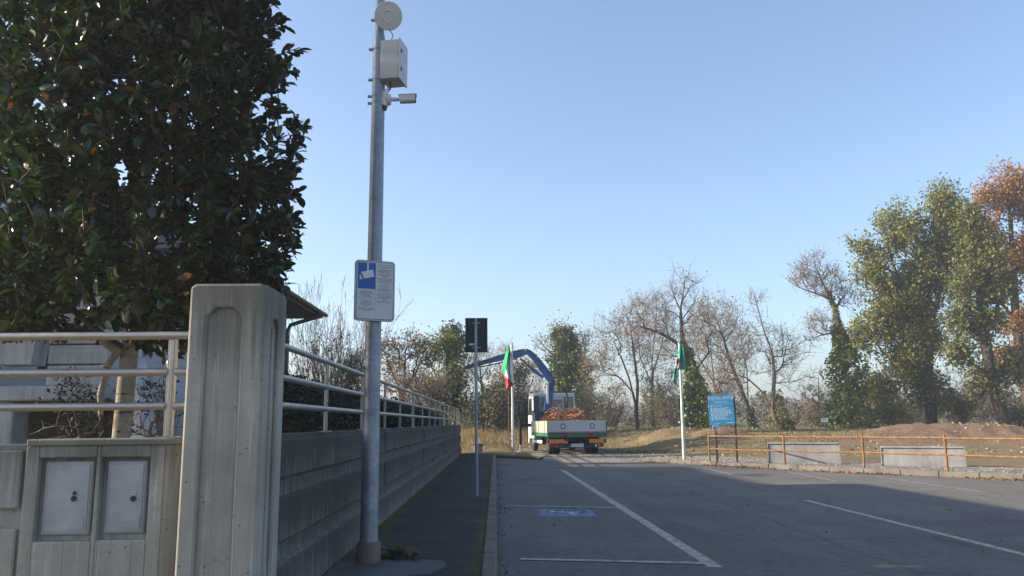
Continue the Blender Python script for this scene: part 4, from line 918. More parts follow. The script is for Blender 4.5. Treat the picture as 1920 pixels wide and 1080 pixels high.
m = MB(); beam(m, [k0, k1, k2, k3], [0.28, 0.38, 0.31, 0.26], 0.22); m.build('main_boom', CBLUE, cr)
m = MB(); beam(m, [k1+Vector((0, -0.104, 0)), k2+Vector((0, -0.104, 0))], [0.09, 0.08], 0.004); m.build('lettering_strip', PLASTIC, cr)
m = MB(); beam(m, [k3+Vector((0.04, 0, -0.02)), cp(985, 659), cp(976, 663)], [0.2, 0.3, 0.36], 0.19); m.build('elbow', CBLUE, cr)
m = MB(); beam(m, [cp(978, 662), cp(955, 667), cp(925, 674)], [0.40, 0.33, 0.28], 0.2); m.build('outer_boom', CBLUE, cr)
m = MB(); beam(m, [cp(926, 674), cp(898, 682), cp(872, 690)], [0.24, 0.21, 0.19], 0.16); m.build('extension', CDARK, cr)
m = MB(); beam(m, [cp(873, 690), cp(860, 694), cp(850, 697)], [0.11, 0.09, 0.08], 0.1); m.build('extension_tip', CDARK, cr)
m = MB(); m.tube([cp(970, 672), cp(935, 681), cp(900, 688)], 0.03, 8); m.build('hydraulic_pipe', CDARK, cr)
m = MB(); m.tube([cp(1019, 708, -0.1), cp(995, 690, -0.1)], 0.075, 10); m.build('cylinder', CBLUE, cr, True)
m = MB(); m.tube([cp(997, 691, -0.1), cp(975, 672, -0.1)], 0.042, 8); m.build('cylinder_rod', CDARK, cr, True)
m = MB(); m.tube([cp(1027, 757, -0.16), cp(1026.5, 722, -0.16)], 0.05, 8); m.build('lift_cylinder', CHROME, cr, True)
for s in (-1, 1):
    m = MB(); m.tube([cp(1035, 717, s*0.12), cp(1036, 717, s*0.16)], 0.12, 12); m.build('pivot', CDARK, cr)
m = MB(); m.tube([cp(1030, 735, -0.2), cp(1041, 722, -0.2), cp(1036, 708, -0.16), cp(1015, 683, -0.15), cp(993, 656, -0.12), cp(980, 655, -0.12), cp(950, 663, -0.12)], 0.018, 6); m.build('hose', BLACK, cr, True)
# outrigger on the left
o0, o1, o2 = cp(998, 797, 0), cp(976, 797, 0), cp(976, 784, 0)
m = MB(); m.box(o1.x, b0.x-0.4, o1.y-0.07, o1.y+0.07, o1.z-0.09, o1.z+0.07, 0.008); org_ = m.build('outrigger', CHAS, truck)
m = MB(); m.box(o1.x-0.08, o1.x+0.05, o1.y-0.07, o1.y+0.07, 0.35, o2.z, 0.01); m.build('leg_tube', CHAS, org_)
m = MB(); m.tube([(o1.x-0.015, o1.y, 0.02), (o1.x-0.015, o1.y, 0.36)], 0.04, 8); m.lathe([(0.17, 0.0), (0.17, 0.025), (0.05, 0.05)], (o1.x-0.015, o1.y, 0.0), 'z', 14); m.build('foot_plate', GALV, org_)
# the load
BR = leafmat('orange cut branches', [(0.11, 0.05, 0.022), (0.24, 0.09, 0.026), (0.33, 0.135, 0.04), (0.17, 0.085, 0.035)], 0.7, 0.0)
m = MB(); r_ = random.Random(3)
def pile_h(x, y): return 0.10+0.75*math.exp(-((x+0.62)/0.35)**2-((y-1.9)/1.2)**2)+0.62*math.exp(-((x-0.50)/0.42)**2-((y-1.6)/1.2)**2)+0.6*math.exp(-((x)/0.9)**2-((y-0.9)/1.1)**2)
for k in range(2200):
    x, y = r_.uniform(-1.15, 0.95), r_.uniform(-0.85, 3.0); z = 1.16+r_.uniform(-0.15, 1.0)*pile_h(x, y)
    if y < -0.3: z = min(z, 1.35)
    a = r_.uniform(0, 2*PI); L = r_.uniform(0.2, 0.55); ez = r_.uniform(-0.25, 0.7); p = Vector((x, y, z)); d = Vector((math.cos(a), math.sin(a)*0.7, ez)).normalized(); q = Vector((r_.uniform(-1, 1), r_.uniform(-1, 1), r_.uniform(-1, 0.3)))*0.12
    pts = [p-d*L/2, p+q*0.5, p+d*L/2+q*0.2]
    pts = [Vector((max(-1.26, min(1.26, v.x)), max(-0.98, min(3.2, v.y)), max(0.95, v.z))) for v in pts]
    m.tube(pts, [0.014, 0.011, 0.005], 3, False)
ld = m.build('branch_load', BR); ld.matrix_world = TI.inverted(); tag(ld, 'heap of orange-brown cut branches lying in the bed of the white truck', 'branches', kind='stuff')
# ------------------------------------------------------------------ plants
def unit(v): return v/np.maximum(1e-9, np.linalg.norm(v, axis=-1, keepdims=True))
def resample(poly, step):
    poly = np.asarray(poly, float); seg = np.linalg.norm(np.diff(poly, axis=0), axis=1); s = np.concatenate([[0], np.cumsum(seg)])
    k = max(2, int(s[-1]/step)+1); t = np.linspace(0, s[-1], k)
    return np.stack([np.interp(t, s, poly[:, i]) for i in range(3)], 1)
def mst(polys, pts, bf=0.35, step=0.35, sub=0.45, g=rng):
    """tree skeleton: the given limbs, then every target point joined along the cheapest way"""
    N = []; par = []; plen = []
    for pl in polys:
        q = resample(pl, step)
        if N:
            A = np.array(N); j0 = int(np.argmin(np.linalg.norm(A-q[0], axis=1)))
        else: j0 = -1
        for k, p in enumerate(q):
            if k == 0: par.append(j0)
            else: par.append(len(N)-1)
            plen.append(0 if par[-1] < 0 else plen[par[-1]]+np.linalg.norm(p-N[par[-1]])); N.append(p)
    ntr = len(N); A = np.array(N); PL = np.array(plen)
    best = np.full(len(pts), 1e9); bj = np.zeros(len(pts), int)
    def upd(p, pl, j, best, bj):
        d = np.linalg.norm(pts-p, axis=1); low = np.maximum(0, p[2]-pts[:, 2])*0.5; c = d+low+bf*(pl+d)
        m = c < best; best[m] = c[m]; bj[m] = j
    for j in range(ntr):
        if A[j, 2] > A[:ntr, 2].min()+0.15*(A[:ntr, 2].max()-A[:ntr, 2].min()): upd(A[j], PL[j], j, best, bj)
    done = np.zeros(len(pts), bool); tips = []
    for _ in range(len(pts)):
        i = int(np.argmin(np.where(done, 1e12, best))); done[i] = True; p0 = np.array(N[bj[i]]); p1 = pts[i]; L = np.linalg.norm(p1-p0); k = max(1, int(L/sub)); prev = bj[i]
        for q in range(1, k+1):
            t = q/k; p = p0+(p1-p0)*t
            if q < k: p = p+g.normal(0, 0.05*min(L, 1.5), 3); p[2] += 0.10*L*math.sin(PI*t)*0.6
            N.append(p); par.append(prev); plen.append(plen[prev]+L/k); prev = len(N)-1
            upd(p, plen[prev], prev, best, bj)
        tips.append(prev)
    return np.array(N), np.array(par), np.array(tips), ntr
def radii(N, par, base, tip, expo=1.8):
    R = np.zeros(len(N)); ch = np.zeros(len(N)); ch[par[par >= 0]] += 1
    for i in range(len(N)-1, -1, -1):
        if R[i] == 0: R[i] = 1.0
        if par[i] >= 0: R[par[i]] += R[i]
    R = R**(1/expo); R = (R-1)/max(1e-6, R[0]-1); return tip+(base-tip)*R
def tubes(p0, p1, r0, r1, n):
    d = unit(p1-p0); h = np.where(np.abs(d[:, 2:3]) < 0.9, np.array([[0, 0, 1.0]]), np.array([[1.0, 0, 0]])); u = unit(np.cross(d, h)); v = np.cross(d, u); k = len(p0)
    a = np.arange(n)*2*PI/n; ring = u[:, None, :]*np.cos(a)[None, :, None]+v[:, None, :]*np.sin(a)[None, :, None]
    V = np.concatenate([p0[:, None]+ring*r0[:, None, None], p1[:, None]+ring*r1[:, None, None]], 1).reshape(-1, 3)
    b = (np.arange(k)*2*n)[:, None]; i = np.arange(n)[None, :]; j = (np.arange(n)+1)[None, :] % n
    return V, np.stack([b+i, b+j, b+n+j, b+n+i], -1).reshape(-1, 4)
def skeleton_mesh(name, N, par, R, lo, hi):
    Vs, Fs, o = [], [], 0; c = np.where(par >= 0)[0]; rr = R[c]
    for a, b, n in ((0, 0.02, 3), (0.02, 0.06, 5), (0.06, 9, 9)):
        s = c[(rr >= max(a, lo)) & (rr < min(b, hi))]
        if len(s) == 0: continue
        p = par[s]; d = N[s]-N[p]
        V, F = tubes(N[p]-d*0.06, N[s]+d*0.04, np.minimum(R[p], R[s]*1.3), R[s], n); Vs.append(V); Fs.append(F+o); o += len(V)
    if not Vs: return None
    return fast_mesh(name, np.concatenate(Vs), [np.concatenate(Fs)], True)
def cards(pts, size, g=rng, axis=None, axis_w=0.0, asp=0.55, up=0.0):
    """leaf-shaped folded blades"""
    k = len(pts); d = unit(g.normal(size=(k, 3))+np.array([0, 0, up]))
    if axis is not None: d = unit(d*(1-axis_w)+axis*axis_w)
    h = unit(np.cross(d, g.normal(size=(k, 3)))); nn = np.cross(d, h); s = (size*g.uniform(0.6, 1.25, k))[:, None]
    b = pts; V = np.stack([b, b+d*s*0.5+h*s*asp*0.5+nn*s*0.1, b+d*s, b+d*s*0.5-h*s*asp*0.5+nn*s*0.1], 1).reshape(-1, 3)
    i = (np.arange(k)*4)[:, None]; return V, np.concatenate([i+np.array([[0, 1, 2]]), i+np.array([[0, 2, 3]])])
def ell_pts(ells, k, Y, g, depth=0.85, shell=0.6, clump=0, gap=0.0):
    w_ = np.array([e[2]*e[3] for e in ells], float); w_ = w_/w_.sum(); out = []
    for e, wt in zip(ells, w_):
        c = P(e[0], e[1], Y+(e[4] if len(e) > 4 else 0)); kk = max(1, int(round(k*wt))); rx, rz = e[2]/FPX*Y, e[3]/FPX*Y*1.02; ry = (rx+rz)/2*depth
        u = unit(g.normal(size=(kk, 3))); r = g.uniform(0, 1, kk)**(1/3.0); r = r*(1-shell)+shell*(0.75+0.25*g.uniform(0, 1, kk))*np.where(g.uniform(0, 1, kk) < 0.75, 1, r)
        f_ = g.uniform(0, 6.28, 6); nz = np.sin(u[:, 0]*3.1+f_[0])*np.sin(u[:, 2]*2.7+f_[1])+0.7*np.sin(u[:, 0]*6.3+f_[2])*np.sin(u[:, 1]*4+u[:, 2]*5.9+f_[3])
        q = u*(r*np.clip(0.95+(0.15 if clump else 0.24)*nz, 0.5, 1.25))[:, None]
        if clump:
            cc = unit(g.normal(size=(clump, 3)))*(0.45+0.5*g.uniform(0, 1, (clump, 1))); ix = g.integers(0, clump, kk)
            q = 0.48*q+0.52*(cc[ix]+g.normal(0, 0.11, (kk, 3)))
        out.append(c+q*np.array([rx, ry, rz]))
    return np.concatenate(out)
SPRIG = {}
def tree(name, label, Y, limbs, base, ells, n, leaf=None, twig=(2, 0.5), cat='tree', group=None, bf=0.35, tip=0.0085, ivy=None, seed=1, bark=None, clump=0, depth=0.85, shell=0.6, twmat=None, up=0.5, extra_leaf=None):
    g = np.random.default_rng(seed); polys = []
    for li, lb in enumerate(limbs):
        q = [P(p[0], p[1], Y+(p[2] if len(p) > 2 else 0)) for p in lb]
        if li == 0: q[0][2] = float(ground_z(q[0][0], q[0][1]))-0.15
        polys.append(np.array(q))
    root = polys[0][0].copy(); t = thing(name, label, cat, root, 0, group)
    pts = ell_pts(ells, n, Y, g, depth, shell, clump)
    N, par, tips, ntr = mst(polys, pts, bf, g=g); R = radii(N, par, base, tip)
    # small twigs at every tip and along the thin wood
    cand = np.concatenate([tips, np.where(R < 0.03)[0]]); tw = int(twig[0]*len(tips)); ix = g.choice(cand, tw) if tw else np.array([], int)
    d0 = N[ix]-N[np.maximum(par[ix], 0)]; d = unit(unit(d0)*0.8+g.normal(0, 0.6, (tw, 3))+np.array([0, 0, up])); L = twig[1]*g.uniform(0.4, 1.2, (tw, 1))
    e1 = N[ix]+d*L*0.55; e2 = e1+unit(d+g.normal(0, 0.25, (tw, 3)))*L*0.45
    N0 = N-root
    for nm, lo, hi in (('trunk', 0.05, 9), ('branches', 0, 0.05)):
        me = skeleton_mesh(nm, N0, par, R, lo, hi)
        if me: tag(link(nm, me, bark or BARK, t), kind='stuff' if nm == 'branches' else None)
    if tw:
        V1, F1_ = tubes(N0[ix], e1-root, np.full(tw, tip*1.0), np.full(tw, tip*0.75), 3); V2, F2_ = tubes(e1-root, e2-root, np.full(tw, tip*0.75), np.full(tw, tip*0.35), 3)
        tag(link('twigs', fast_mesh('twigs', np.concatenate([V1, V2]), [np.concatenate([F1_, F2_+len(V1)])]), twmat or bark or BARK, t), kind='stuff')
    for lf in ([leaf] if leaf else [])+(extra_leaf or []):
        mat, per, size, spread = lf; k = int(per*len(tips)); src = np.concatenate([N[tips], e1, e2]) if tw else N[tips]
        q = src[g.integers(0, len(src), k)]+g.normal(0, spread, (k, 3)); V, F = cards(q-root, size, g)
        tag(link('foliage', fast_mesh('foliage', V, [F]), mat, t), kind='stuff')
    for iv in (ivy or []):
        poly, rad, k, mat, size = iv; q = resample([P(p[0], p[1], Y) for p in poly], 0.1); j = g.integers(0, len(q), k); rr = np.interp(j/len(q), np.linspace(0, 1, len(rad)), rad)*1.0; a = g.uniform(0, 2*PI, k); ss = j*0.1; rr = rr*np.clip(0.82+0.26*np.sin(ss*2.1+a*2+seed)+0.22*np.sin(ss*4.7-a*3+seed)+0.12*np.sin(ss*9+a*5), 0.35, 1.5); rad_ = rr*np.sqrt(g.uniform(0.25, 1, k)); ax_ = np.stack([np.cos(a), np.sin(a), 0.25+0*a], 1)
        pp = q[j]+np.stack([np.cos(a)*rad_, np.sin(a)*rad_, g.normal(0, 0.12, k)], 1); V, F = cards(pp-root, size, g, unit(ax_), 0.35, 0.8)
        tag(link('ivy', fast_mesh('ivy', V, [F]), mat, t), kind='stuff')
    return t

L_OAK = leafmat('autumn green leaves', [(0.11, 0.135, 0.026), (0.19, 0.185, 0.038), (0.065, 0.095, 0.022), (0.29, 0.235, 0.05), (0.14, 0.155, 0.032)], 0.55, 0.35)
L_OAKD = leafmat('dark oak leaves', [(0.055, 0.075, 0.02), (0.10, 0.115, 0.028), (0.19, 0.165, 0.04), (0.07, 0.085, 0.022)], 0.55, 0.3)
L_RUST = leafmat('rust leaves', [(0.28, 0.12, 0.035), (0.36, 0.18, 0.05), (0.20, 0.10, 0.035), (0.32, 0.15, 0.05)], 0.6, 0.35)
L_YEL = leafmat('yellow-green leaves', [(0.16, 0.165, 0.035), (0.23, 0.20, 0.05), (0.11, 0.13, 0.03), (0.28, 0.22, 0.07)], 0.55, 0.35)
L_BRN = leafmat('dry brown leaves', [(0.17, 0.09, 0.05), (0.24, 0.14, 0.075), (0.12, 0.07, 0.045)], 0.7, 0.3)
L_PALE = leafmat('dry pale pods', [(0.24, 0.19, 0.13), (0.32, 0.25, 0.17), (0.18, 0.14, 0.09)], 0.7, 0.3)
L_IVY = leafmat('ivy leaves', [(0.08, 0.12, 0.02), (0.14, 0.17, 0.03), (0.045, 0.075, 0.015), (0.20, 0.20, 0.045)], 0.4, 0.25)
L_IVYD = leafmat('dark ivy leaves', [(0.022, 0.05, 0.016), (0.04, 0.075, 0.022), (0.07, 0.10, 0.026)], 0.4, 0.2)
L_DARK = leafmat('dark conifer needles', [(0.015, 0.032, 0.014), (0.025, 0.045, 0.018), (0.04, 0.05, 0.02)], 0.6, 0.15)
L_BAM = leafmat('bright narrow leaves', [(0.09, 0.12, 0.02), (0.15, 0.165, 0.03), (0.06, 0.09, 0.018), (0.20, 0.18, 0.05)], 0.5, 0.35)
BGR = plain('grey-brown twigs', (0.16, 0.12, 0.095), 0.9, 0, 0.3, 3)
BRD = plain('reddish twigs', (0.20, 0.15, 0.115), 0.9, 0, 0.3, 3)
BKB = 'bare trees along the field edge'

# --- right-hand group
tree('oak_tree', 'huge olive-green broad tree right of the ivy-clad trunk', 50, [[(1747, 800), (1740, 700), (1742, 640), (1730, 560), (1735, 470), (1752, 400), (1768, 350)], [(1742, 640), (1700, 560), (1670, 480), (1655, 420)], [(1742, 620), (1765, 540), (1790, 450), (1795, 380)], [(1740, 660), (1690, 610), (1640, 560)], [(1743, 642), (1762, 636), (1790, 634), (1800, 645)]], 0.34,
     [(1770, 395, 50, 70), (1690, 440, 62, 66), (1640, 510, 50, 62), (1740, 520, 80, 85), (1805, 470, 42, 70), (1655, 610, 62, 70), (1735, 640, 45, 50, -1.5), (1700, 690, 70, 60), (1745, 740, 55, 48), (1650, 730, 52, 45), (1610, 640, 25, 50), (1615, 460, 24, 20), (1720, 600, 60, 80), (1760, 470, 55, 80), (1690, 560, 70, 70)], 3000, (L_OAK, 16, 0.22, 0.20), (1.5, 0.6), bf=0.3, seed=11, bark=BARKD, clump=44, depth=0.75)
tree('oak_tree', 'dark green leaning tree with a yellowish lower clump beside the rust tree', 46, [[(1888, 812), (1868, 740), (1850, 660), (1842, 600), (1835, 520), (1840, 450)], [(1846, 640), (1815, 600), (1795, 570)], [(1844, 610), (1880, 560), (1900, 500)]], 0.36,
     [(1840, 480, 50, 80), (1825, 420, 36, 50), (1812, 535, 34, 50), (1870, 540, 45, 55), (1805, 600, 34, 55), (1798, 665, 34, 42, -1), (1845, 610, 40, 60), (1850, 720, 45, 50), (1900, 690, 32, 40)], 1100, (L_OAKD, 14, 0.22, 0.19), (1.5, 0.6), seed=12, bark=BARKD, clump=36, depth=0.75, extra_leaf=[(L_YEL, 1.6, 0.18, 0.3)])
tree('rust_tree', 'tall rust-orange autumn tree at the far right edge', 53, [[(1935, 812), (1918, 700), (1905, 600), (1898, 500), (1895, 420), (1888, 340)], [(1905, 600), (1870, 560), (1850, 500)], [(1900, 520), (1940, 440), (1960, 380)]], 0.34,
     [(1895, 352, 48, 62), (1915, 380, 40, 60), (1855, 380, 36, 50), (1850, 440, 36, 60), (1850, 530, 34, 40), (1905, 480, 60, 70), (1880, 540, 45, 40), (1960, 420, 45, 80), (1920, 610, 55, 50), (1890, 680, 40, 40), (1960, 560, 40, 90)], 1600, (L_RUST, 15, 0.21, 0.2), (2, 0.6), seed=13, bark=BARKD, clump=40, depth=0.75)
tree('ivy_tree', 'leaning bare-topped tree with its trunk wrapped in bright ivy', 48, [[(1593, 806), (1588, 720), (1578, 640), (1566, 580), (1550, 545), (1538, 520)], [(1560, 562), (1530, 550), (1500, 540), (1478, 528)], [(1548, 542), (1530, 500), (1522, 480)], [(1566, 580), (1590, 540), (1610, 520)], [(1575, 622), (1540, 628), (1510, 640)]], 0.182,
     [(1525, 510, 34, 34), (1555, 535, 42, 36), (1500, 525, 26, 22), (1590, 560, 24, 28), (1540, 610, 34, 32)], 385, (L_PALE, 2.6, 0.14, 0.15), (3.5, 0.79), bf=0.25, shell=0.25, seed=14, bark=BARK, twmat=BGR, depth=0.8,
     ivy=[([(1594, 806), (1590, 740), (1586, 690), (1580, 650), (1572, 620)], [1.5, 1.35, 1.2, 0.85, 0.3], 5200, L_IVY, 0.2), ([(1575, 640), (1566, 580), (1552, 548)], [0.35, 0.22, 0.12], 500, L_IVY, 0.16)])
for i, (lab, x0, x1, y0, y1, mt_, n_, s_) in enumerate((('dark green rounded bush left of the ivy-wrapped trunk foot', 1545, 1580, 752, 806, L_IVYD, 90, 61), ('mixed green bush growing under the left side of the huge green tree', 1630, 1720, 740, 806, L_OAK, 150, 62),
                                               ('olive bush behind the mound right of the thick trunk', 1765, 1840, 735, 806, L_OAKD, 120, 63), ('low green bush at the right edge behind the mound', 1880, 1950, 750, 815, L_OAK, 110, 64))):
    xm, ym = (x0+x1)/2, (y0+y1)/2
    tree('bush', lab, 49-i*0.6, [[(xm, y1), (xm, ym)]], 0.06, [(xm, ym, (x1-x0)/2, (y1-y0)/2)], n_, (mt_, 10, 0.17, 0.22), (2, 0.4), cat='bush', group='bushes under the trees', seed=s_, bark=BARKD, clump=6)
tree('bare_shrub', 'tangle of bare reddish stems under the trees right of the thick trunk', 50, [[(1800, 806), (1798, 770)], [(1800, 800), (1830, 760)], [(1800, 800), (1775, 750)]], 0.05, [(1805, 740, 60, 55), (1860, 760, 50, 40)], 260, (L_BRN, 1.5, 0.1, 0.2), (3, 0.7), cat='bush', seed=65, bark=BRD, tip=0.009)
tree('broad_tree', 'dense dark broadleaf tree beside the porch, out of the picture on the left', 8.4, [[(-600, 820), (-600, 500), (-600, 200)]], 0.16, [(-600, 250, 380, 260), (-600, -150, 330, 330)], 700, (L_IVYD, 8, 0.2, 0.2), (1, 0.3), seed=15, bark=BARKD, clump=16, depth=0.9)
tree('broad_tree', 'second dark broadleaf tree behind the porch, out of the picture on the left', 10.5, [[(-1075, 820), (-1075, 500), (-1075, 100)]], 0.2, [(-1075, 100, 480, 380), (-1075, -450, 420, 420)], 800, (L_IVYD, 8, 0.3, 0.25), (1, 0.3), seed=16, bark=BARKD, clump=16, depth=0.9)
tree('broad_tree', 'third dark broadleaf tree by the house corner, out of the picture on the left', 11.2, [[(-610, 820), (-610, 500), (-610, 200)]], 0.16, [(-610, 200, 300, 320), (-610, -180, 280, 280)], 700, (L_IVYD, 9, 0.25, 0.22), (1, 0.3), seed=17, bark=BARKD, clump=16, depth=0.9)
# --- the row of bare trees
tree('bare_tree', 'thin bare sapling with spread twigs just left of the little white sign', 52, [[(1536, 806), (1534, 760), (1535, 710)]], 0.055, [(1535, 735, 36, 45)], 90, None, (3.5, 0.79), shell=0.25, seed=21, bf=0.2, tip=0.009, group=BKB)
tree('bare_tree', 'bare forked tree with a tall thin top, right of the blue board', 47, [[(1463, 808), (1448, 770), (1452, 700), (1448, 660), (1432, 620), (1422, 580), (1413, 550)], [(1450, 700), (1466, 690), (1474, 650), (1478, 630)], [(1448, 770), (1430, 735), (1400, 708), (1372, 700)], [(1470, 680), (1500, 662), (1530, 660)], [(1432, 620), (1440, 590), (1438, 570)]], 0.129,
     [(1418, 575, 18, 36), (1440, 640, 40, 40), (1490, 650, 40, 36), (1465, 690, 44, 50), (1405, 640, 26, 36), (1385, 700, 36, 40)], 385, (L_YEL, 1.4, 0.11, 0.16), (3.2, 0.79), bf=0.22, shell=0.25, seed=22, twmat=BGR, group=BKB,
     ivy=[([(1465, 808), (1462, 770), (1460, 745)], [0.7, 0.6, 0.2], 700, L_YEL, 0.15), ([(1474, 806), (1474, 790)], [0.55, 0.4], 450, L_IVYD, 0.17)])
tree('bare_tree', 'bare tree leaning left with a long sloping trunk behind the blue board', 49, [[(1412, 808), (1403, 765), (1388, 725), (1370, 680), (1355, 630), (1342, 595)], [(1403, 765), (1402, 720), (1400, 690)], [(1375, 690), (1350, 650), (1330, 640)], [(1360, 640), (1380, 610), (1385, 580)], [(1392, 735), (1350, 745), (1335, 770)]], 0.129,
     [(1345, 590, 42, 42), (1310, 620, 34, 50), (1370, 640, 46, 55), (1335, 690, 50, 45)], 477, (L_PALE, 3.1, 0.14, 0.16), (3.2, 0.79), bf=0.25, shell=0.25, seed=23, twmat=BRD, bark=BARKD, group=BKB, ivy=[([(1413, 806), (1406, 770)], [0.4, 0.25], 420, L_IVYD, 0.15)])
tree('ivy_tree', 'bare tree with spiky dead top and ivy-covered sloping trunk behind the right flagpole', 46, [[(1326, 806), (1312, 750), (1298, 700), (1284, 660), (1278, 620), (1276, 580), (1282, 545), (1284, 520)], [(1284, 655), (1265, 640), (1240, 625), (1210, 615), (1195, 610)], [(1278, 600), (1300, 570), (1310, 545)], [(1279, 590), (1264, 555), (1256, 530)], [(1282, 560), (1296, 535), (1316, 522)], [(1283, 535), (1272, 515), (1264, 508)], [(1284, 530), (1292, 510), (1294, 500)], [(1300, 700), (1330, 660), (1350, 630)]], 0.198,
     [(1282, 545, 34, 42), (1230, 600, 44, 44), (1310, 610, 36, 46), (1195, 590, 26, 34), (1255, 650, 44, 36)], 348, (L_PALE, 1.8, 0.14, 0.16), (2.8, 0.86), bf=0.22, shell=0.25, seed=24, twmat=BGR, bark=BARKD,
     ivy=[([(1330, 806), (1316, 760), (1302, 715), (1288, 670), (1280, 645)], [0.95, 0.85, 0.65, 0.42, 0.15], 3200, L_IVY, 0.18), ([(1288, 806), (1290, 760), (1292, 720)], [0.55, 0.6, 0.3], 1200, L_IVYD, 0.18)])
tree('bare_tree', 'bare twin-stemmed tree with fine upright twigs right of the truck', 52, [[(1196, 806), (1192, 760), (1180, 710), (1165, 670), (1150, 640)], [(1194, 770), (1196, 720), (1188, 660), (1182, 610)], [(1186, 735), (1160, 705), (1135, 700)]], 0.129,
     [(1150, 630, 38, 44), (1185, 610, 34, 52), (1140, 680, 30, 36), (1200, 670, 30, 50)], 421, (L_PALE, 3.3, 0.14, 0.16), (3.4, 0.79), bf=0.28, shell=0.25, seed=25, twmat=BRD, bark=BARKD, group=BKB)
tree('bare_tree', 'bare grey tree with a narrow vase crown left of the right flagpole', 55, [[(1226, 806), (1222, 740), (1224, 690), (1218, 640)], [(1224, 700), (1240, 650), (1250, 600)], [(1222, 720), (1200, 670), (1195, 620)], [(1222, 690), (1226, 640), (1232, 580)]], 0.114,
     [(1225, 590, 40, 48), (1250, 640, 26, 50), (1205, 650, 28, 46), (1235, 720, 36, 50)], 477, (L_PALE, 3.5, 0.14, 0.16), (3.4, 0.79), bf=0.3, shell=0.25, seed=26, twmat=BGR, group=BKB)
tree('bare_tree', 'bare reddish tree filling the gap behind the right flagpole and the blue board', 58, [[(1345, 806), (1342, 740), (1335, 680), (1330, 620)], [(1342, 740), (1365, 690), (1380, 650)], [(1340, 720), (1310, 670), (1300, 620)]], 0.106,
     [(1330, 620, 46, 50), (1380, 660, 36, 46), (1300, 670, 36, 50), (1345, 720, 44, 44)], 477, (L_PALE, 3.3, 0.14, 0.18), (3.4, 0.86), bf=0.3, shell=0.25, seed=27, twmat=BRD, group=BKB)
# shrubs in front of that row
for i, (lab, x0, x1, y0, y1, mt_, n_, s_, bk_) in enumerate((('yellow-green bush directly right of the truck cab', 1088, 1130, 725, 800, L_YEL, 120, 71, BGR), ('bare brown bush right of the truck tailgate', 1128, 1180, 715, 800, L_BRN, 170, 72, BRD),
                                                   ('tall pale yellow bush between the bare trees and the truck', 1080, 1135, 640, 740, L_YEL, 110, 73, BGR), ('ochre bush at the foot of the bare vase-crowned tree', 1205, 1245, 715, 806, L_YEL, 130, 74, BRD),
                                                   ('tangled reddish bare bush left of the ivy-covered sloping trunk', 1240, 1295, 690, 806, L_BRN, 200, 75, BRD), ('low brown bush behind the blue board', 1340, 1400, 700, 795, L_BRN, 200, 76, BRD), ('low reddish bush beside the little white sign', 1505, 1545, 760, 806, L_BRN, 120, 77, BRD))):
    xm, ym = (x0+x1)/2, (y0+y1)/2; yy = 50+i
    tree('bush', lab, yy, [[(xm, y1), (xm+2, ym+15)], [(xm, y1), (xm-12, ym)], [(xm, y1), (xm+14, ym)]], 0.06, [(xm, ym, (x1-x0)/2, (y1-y0)/2)], n_, (mt_, 5 if mt_ is not L_BRN else 3, 0.14, 0.22), (3, 0.55), cat='bush', group='bushes at the field edge', seed=s_, bark=bk_, tip=0.009)
# --- behind the truck and the flags
tree('ivy_tree', 'dense dark ivy tree with pale yellow outer branches rising behind the truck cab', 55, [[(1070, 806), (1068, 740), (1066, 690), (1058, 640)], [(1066, 690), (1030, 660), (1012, 640)], [(1066, 680), (1090, 650), (1098, 620)]], 0.2,
     [(1022, 645, 22, 20), (1050, 625, 28, 22), (1090, 640, 20, 26), (1070, 660, 34, 46)], 260, (L_YEL, 5, 0.17, 0.28), (3, 0.6), seed=31, bark=BGR,
     ivy=[([(1070, 806), (1070, 760), (1074, 720), (1070, 690), (1062, 660), (1060, 635), (1056, 620)], [1.2, 1.5, 1.85, 1.2, 1.5, 1.0, 0.5], 11000, L_IVYD, 0.2), ([(1060, 740), (1052, 720), (1058, 660), (1050, 630)], [0.9, 0.9, 0.8, 0.5], 1500, L_YEL, 0.17)])
tree('bare_tree', 'fine bare tree behind the crane arm and the tricolour', 60, [[(985, 806), (984, 740), (980, 690)], [(984, 750), (1000, 710), (1005, 680)], [(984, 750), (960, 700), (950, 660)]], 0.1, [(990, 705, 34, 40), (950, 680, 24, 45), (1000, 730, 26, 36)], 302, (L_BRN, 1.2, 0.1, 0.16), (3.5, 0.79), bf=0.3, shell=0.25, seed=32, bark=BRD, group=BKB)
tree('cypress_bush', 'dark green dense evergreen left of the white flagpole', 49, [[(905, 812), (905, 760)]], 0.1, [(900, 775, 26, 34), (918, 760, 20, 40)], 140, (L_DARK, 26, 0.16, 0.24), (0.5, 0.3), cat='bush', seed=33, bark=BARKD)
tree('rust_bush', 'dark bush with a rusty brown top between the road sign and the flagpole', 48, [[(935, 812), (934, 740)]], 0.1, [(935, 765, 24, 45)], 140, (L_DARK, 20, 0.16, 0.24), (1, 0.3), cat='bush', seed=34, bark=BARKD, extra_leaf=[(L_RUST, 6, 0.15, 0.25)])
tree('cypress_bush', 'dark green upright evergreen right behind the white flagpole', 50, [[(972, 812), (972, 720)]], 0.1, [(972, 745, 17, 62), (990, 780, 22, 30)], 170, (L_DARK, 24, 0.16, 0.22), (0.5, 0.3), cat='bush', seed=35, bark=BARKD)
tree('rust_bush', 'rusty brown leafy bush above the evergreens behind the flag', 51, [[(940, 812), (940, 725)]], 0.1, [(938, 728, 22, 30), (960, 705, 20, 22), (985, 690, 16, 14)], 110, (L_RUST, 8, 0.16, 0.24), (2, 0.4), cat='bush', seed=36, bark=BARKD, extra_leaf=[(L_DARK, 5, 0.16, 0.25)])
